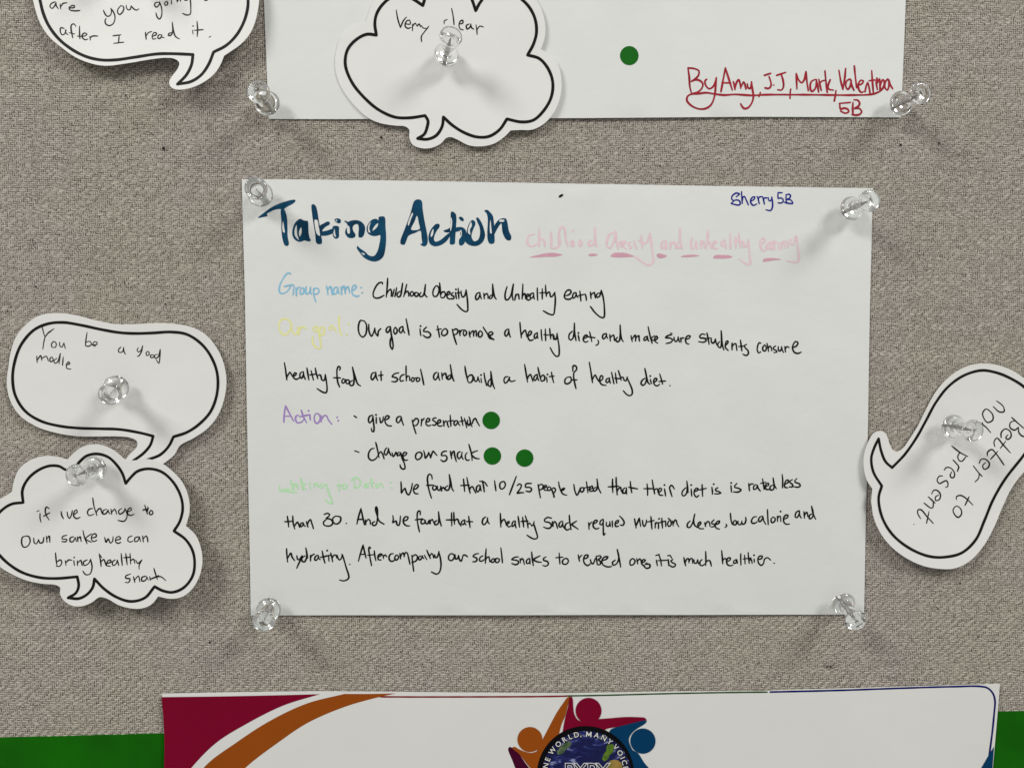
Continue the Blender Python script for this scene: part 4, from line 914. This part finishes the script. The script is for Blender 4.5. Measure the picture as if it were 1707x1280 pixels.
m_sand = noisy('desert_print', paint(150, 120, 60), paint(96, 100, 40), 300, 0.5)
m_forest = noisy('forest_print', paint(48, 72, 40), paint(90, 104, 80), 300, 0.5)
def land(ring, mat):
    p = Pen(h_poster)
    ring = [(u + random.uniform(-1.1, 1.1), v + random.uniform(-1.1, 1.1)) for u, v in smooth(ring + [ring[0]], 2.6)[:-1]]
    p.area([ring], 5 * MM, 2.0, False, 0.00034)
    p.build('land_patch', mat, poster)
land([(1012, 1242), (1018, 1238), (1024, 1243), (1022, 1252), (1016, 1257), (1014, 1264), (1008, 1267), (1004, 1262), (1007, 1256), (1010, 1250)], m_land)
land([(1010, 1274), (1020, 1266), (1030, 1266), (1037, 1274), (1038, 1290), (1028, 1304), (1014, 1300), (1006, 1288)], m_sand)
land([(928, 1252), (938, 1240), (950, 1235), (952, 1240), (944, 1248), (938, 1254), (931, 1256)], m_forest)
# ring lettering
def glyph(ch, size, bold):
    cu = bpy.data.curves.new('t', 'FONT')
    cu.body = ch; cu.size = size; cu.offset = bold; cu.align_x = 'CENTER'; cu.resolution_u = 3
    ob = bpy.data.objects.new('t', cu)
    COL.objects.link(ob)
    dg = bpy.context.evaluated_depsgraph_get()
    me = ob.evaluated_get(dg).to_mesh()
    V = [v.co.copy() for v in me.vertices]; F = [tuple(q.vertices) for q in me.polygons]
    ob.evaluated_get(dg).to_mesh_clear()
    bpy.data.objects.remove(ob); bpy.data.curves.remove(cu)
    return V, F
def ring_text(items, size, rad, bold, lift):
    p = Pen(h_poster)
    for ch, deg in items:
        a = math.radians(deg)
        if ch == 'M':
            pts = [(-3.7, 0.6), (-3.4, 7.8), (0, 2.2), (3.4, 7.8), (3.7, 0.6)]
            pts = [(GX + x * math.cos(a) + (y + rad) * math.sin(a), GY + x * math.sin(a) - (y + rad) * math.cos(a)) for x, y in pts]
            p.base = lift
            for q0, q1 in zip(pts, pts[1:]):
                p.stroke([q0, q1], 1.75 + bold * 1.4, 0, 0)
            continue
        V, F = glyph(ch, size, bold)
        k = len(p.v)
        for c in V:
            x, y = c.x, c.y + rad
            u, v = GX + x * math.cos(a) + y * math.sin(a), GY + x * math.sin(a) - y * math.cos(a)
            q = on(h_poster, u, v, lift)
            p.v.append((q.x, q.y, q.z))
        p.f += [tuple(k + i for i in f) for f in F]
    return p
TXT = [('O', -88), ('N', -77.5), ('E', -68.5), ('W', -54.5), ('O', -42), ('R', -31.5), ('L', -22.3), ('D', -13), (',', -7), ('M', 4.5), ('A', 16), ('N', 26.8), ('Y', 36.8), ('V', 48), ('O', 58.3), ('I', 66.2), ('C', 73), ('E', 81), ('S', 89)]
ring_text(TXT, 12.2, 63.6, 1.5, 0.00040).build('ring_lettering', m_ring, poster)
ring_text(TXT, 12.2, 63.6, 0.12, 0.00046).build('ring_lettering', m_whitep, poster)
def word(items, size, bold, base_y, lift):
    p = Pen(h_poster)
    for ch, cx in items:
        V, F = glyph(ch, size, bold)
        k = len(p.v)
        for c in V:
            q = on(h_poster, cx + c.x, base_y - c.y, lift)
            p.v.append((q.x, q.y, q.z))
        p.f += [tuple(k + i for i in f) for f in F]
    return p
PY = [('P', 949), ('Y', 967.5), ('P', 986.5), ('X', 1005)]
word(PY, 34, 1.0, 1295, 0.00044).build('emblem_letters', m_whitep, poster)
m_word = flat('navy_print', (10, 14, 60), 0.45)
word(PY, 34, -0.25, 1295, 0.00050).build('emblem_letters', m_word, poster)

# ================================================================== push pins
def lathe(prof, n=40):
    V, F = [], []
    rows = []
    for r, z in prof:
        if r < 1e-6:
            rows.append([len(V)]); V.append((0, 0, z * MM))
        else:
            rows.append(list(range(len(V), len(V) + n)))
            V += [(r * MM * math.cos(i * 2 * math.pi / n), r * MM * math.sin(i * 2 * math.pi / n), z * MM) for i in range(n)]
    for a, b_ in zip(rows, rows[1:]):
        for i in range(n):
            j = (i + 1) % n
            if len(a) == 1: F.append((a[0], b_[j], b_[i]))
            elif len(b_) == 1: F.append((a[i], a[j], b_[0]))
            else: F.append((a[i], a[j], b_[j], b_[i]))
    return V, F
GRIP = [(0, 0), (1.4, -0.05), (3.4, 0.1), (4.9, 0.5), (5.5, 1.0), (5.7, 1.5), (5.5, 2.05), (4.7, 2.7), (3.7, 3.3), (3.05, 4.1), (2.75, 5.4), (2.6, 7.5), (2.6, 10.0), (2.8, 11.6), (3.4, 12.6), (4.2, 13.2), (4.8, 13.7), (5.0, 14.3), (5.0, 15.0), (4.75, 15.5), (4.1, 15.75), (2.8, 15.7), (1.5, 15.45), (0.7, 15.2), (0, 15.1)]
NEEDLE = [(0, -10.5), (0.30, -9.0), (0.52, -7.0), (0.58, 0.02), (0.58, 10.6), (0.45, 11.2), (0, 11.3)]
gv, gf = lathe(GRIP)
nv_, nf_ = lathe(NEEDLE, 14)
me_grip = mesh('plastic_grip', gv, gf); me_grip.materials.append(m_clear)
me_need = mesh('needle', nv_, nf_); me_need.materials.append(m_steel)
for me in (me_grip, me_need):
    me.polygons.foreach_set('use_smooth', [True] * len(me.polygons))
def pin(hf, F, H, label, lift=5.2):
    f0 = on(hf, *F)
    f = on(hf, F[0], F[1], lift * MM)
    best = None
    for k in range(0, 161):
        q = px_at(H[0], H[1], -f.y + k * 0.1 * MM)
        e = abs((q - f).length - 13.2 * MM)
        if best is None or e < best[0]: best = (e, q)
    ax = (best[1] - f).normalized()
    o = bpy.data.objects.new('push_pin', None)
    o.empty_display_size = 0.005
    COL.objects.link(o)
    o.location = f - ax * 1.4 * MM
    o.rotation_euler = ax.to_track_quat('Z', 'Y').to_euler()
    for nm, me in (('plastic_grip', me_grip), ('needle', me_need)):
        c = bpy.data.objects.new(nm, me)
        COL.objects.link(c)
        c.parent = o
    tag(o, label, 'push pin', 'clear push pins holding the papers')
pin(h_main, (434, 324), (427, 314.5), 'clear push pin at the top left corner of the middle sheet, beside the blue heading')
pin(h_main, (1419.5, 347.8), (1449, 335), 'clear push pin leaning outward at the top right corner of the middle sheet')
pin(h_main, (447.8, 1015.6), (440, 1034), 'clear push pin at the bottom left corner of the middle sheet')
pin(h_main, (1406, 1006), (1426.5, 1033.6), 'clear push pin leaning down at the bottom right corner of the middle sheet')
pin(h_top, (445.7, 172.5), (431, 154), 'clear push pin at the lower left corner of the upper sheet')
pin(h_top, (1502, 172.7), (1533, 157), 'clear push pin at the lower right corner of the upper sheet, beside the red writing')
pin(h_b, (744, 92), (751.6, 62), 'clear push pin leaning upward in the cloud card on the upper sheet')
pin(h_c, (193, 646), (184, 656.5), 'clear push pin in the middle of the left rounded speech bubble card')
pin(h_d, (158, 780), (128, 792), 'clear push pin leaning left at the top of the lower left cloud card', 4.6)
pin(h_e, (1588.7, 710.4), (1621.5, 717.5), 'clear push pin leaning right in the sideways speech bubble card')
pin(h_a, (205, -60), (190, -92), 'clear push pin of the top left speech bubble card, above the picture edge')
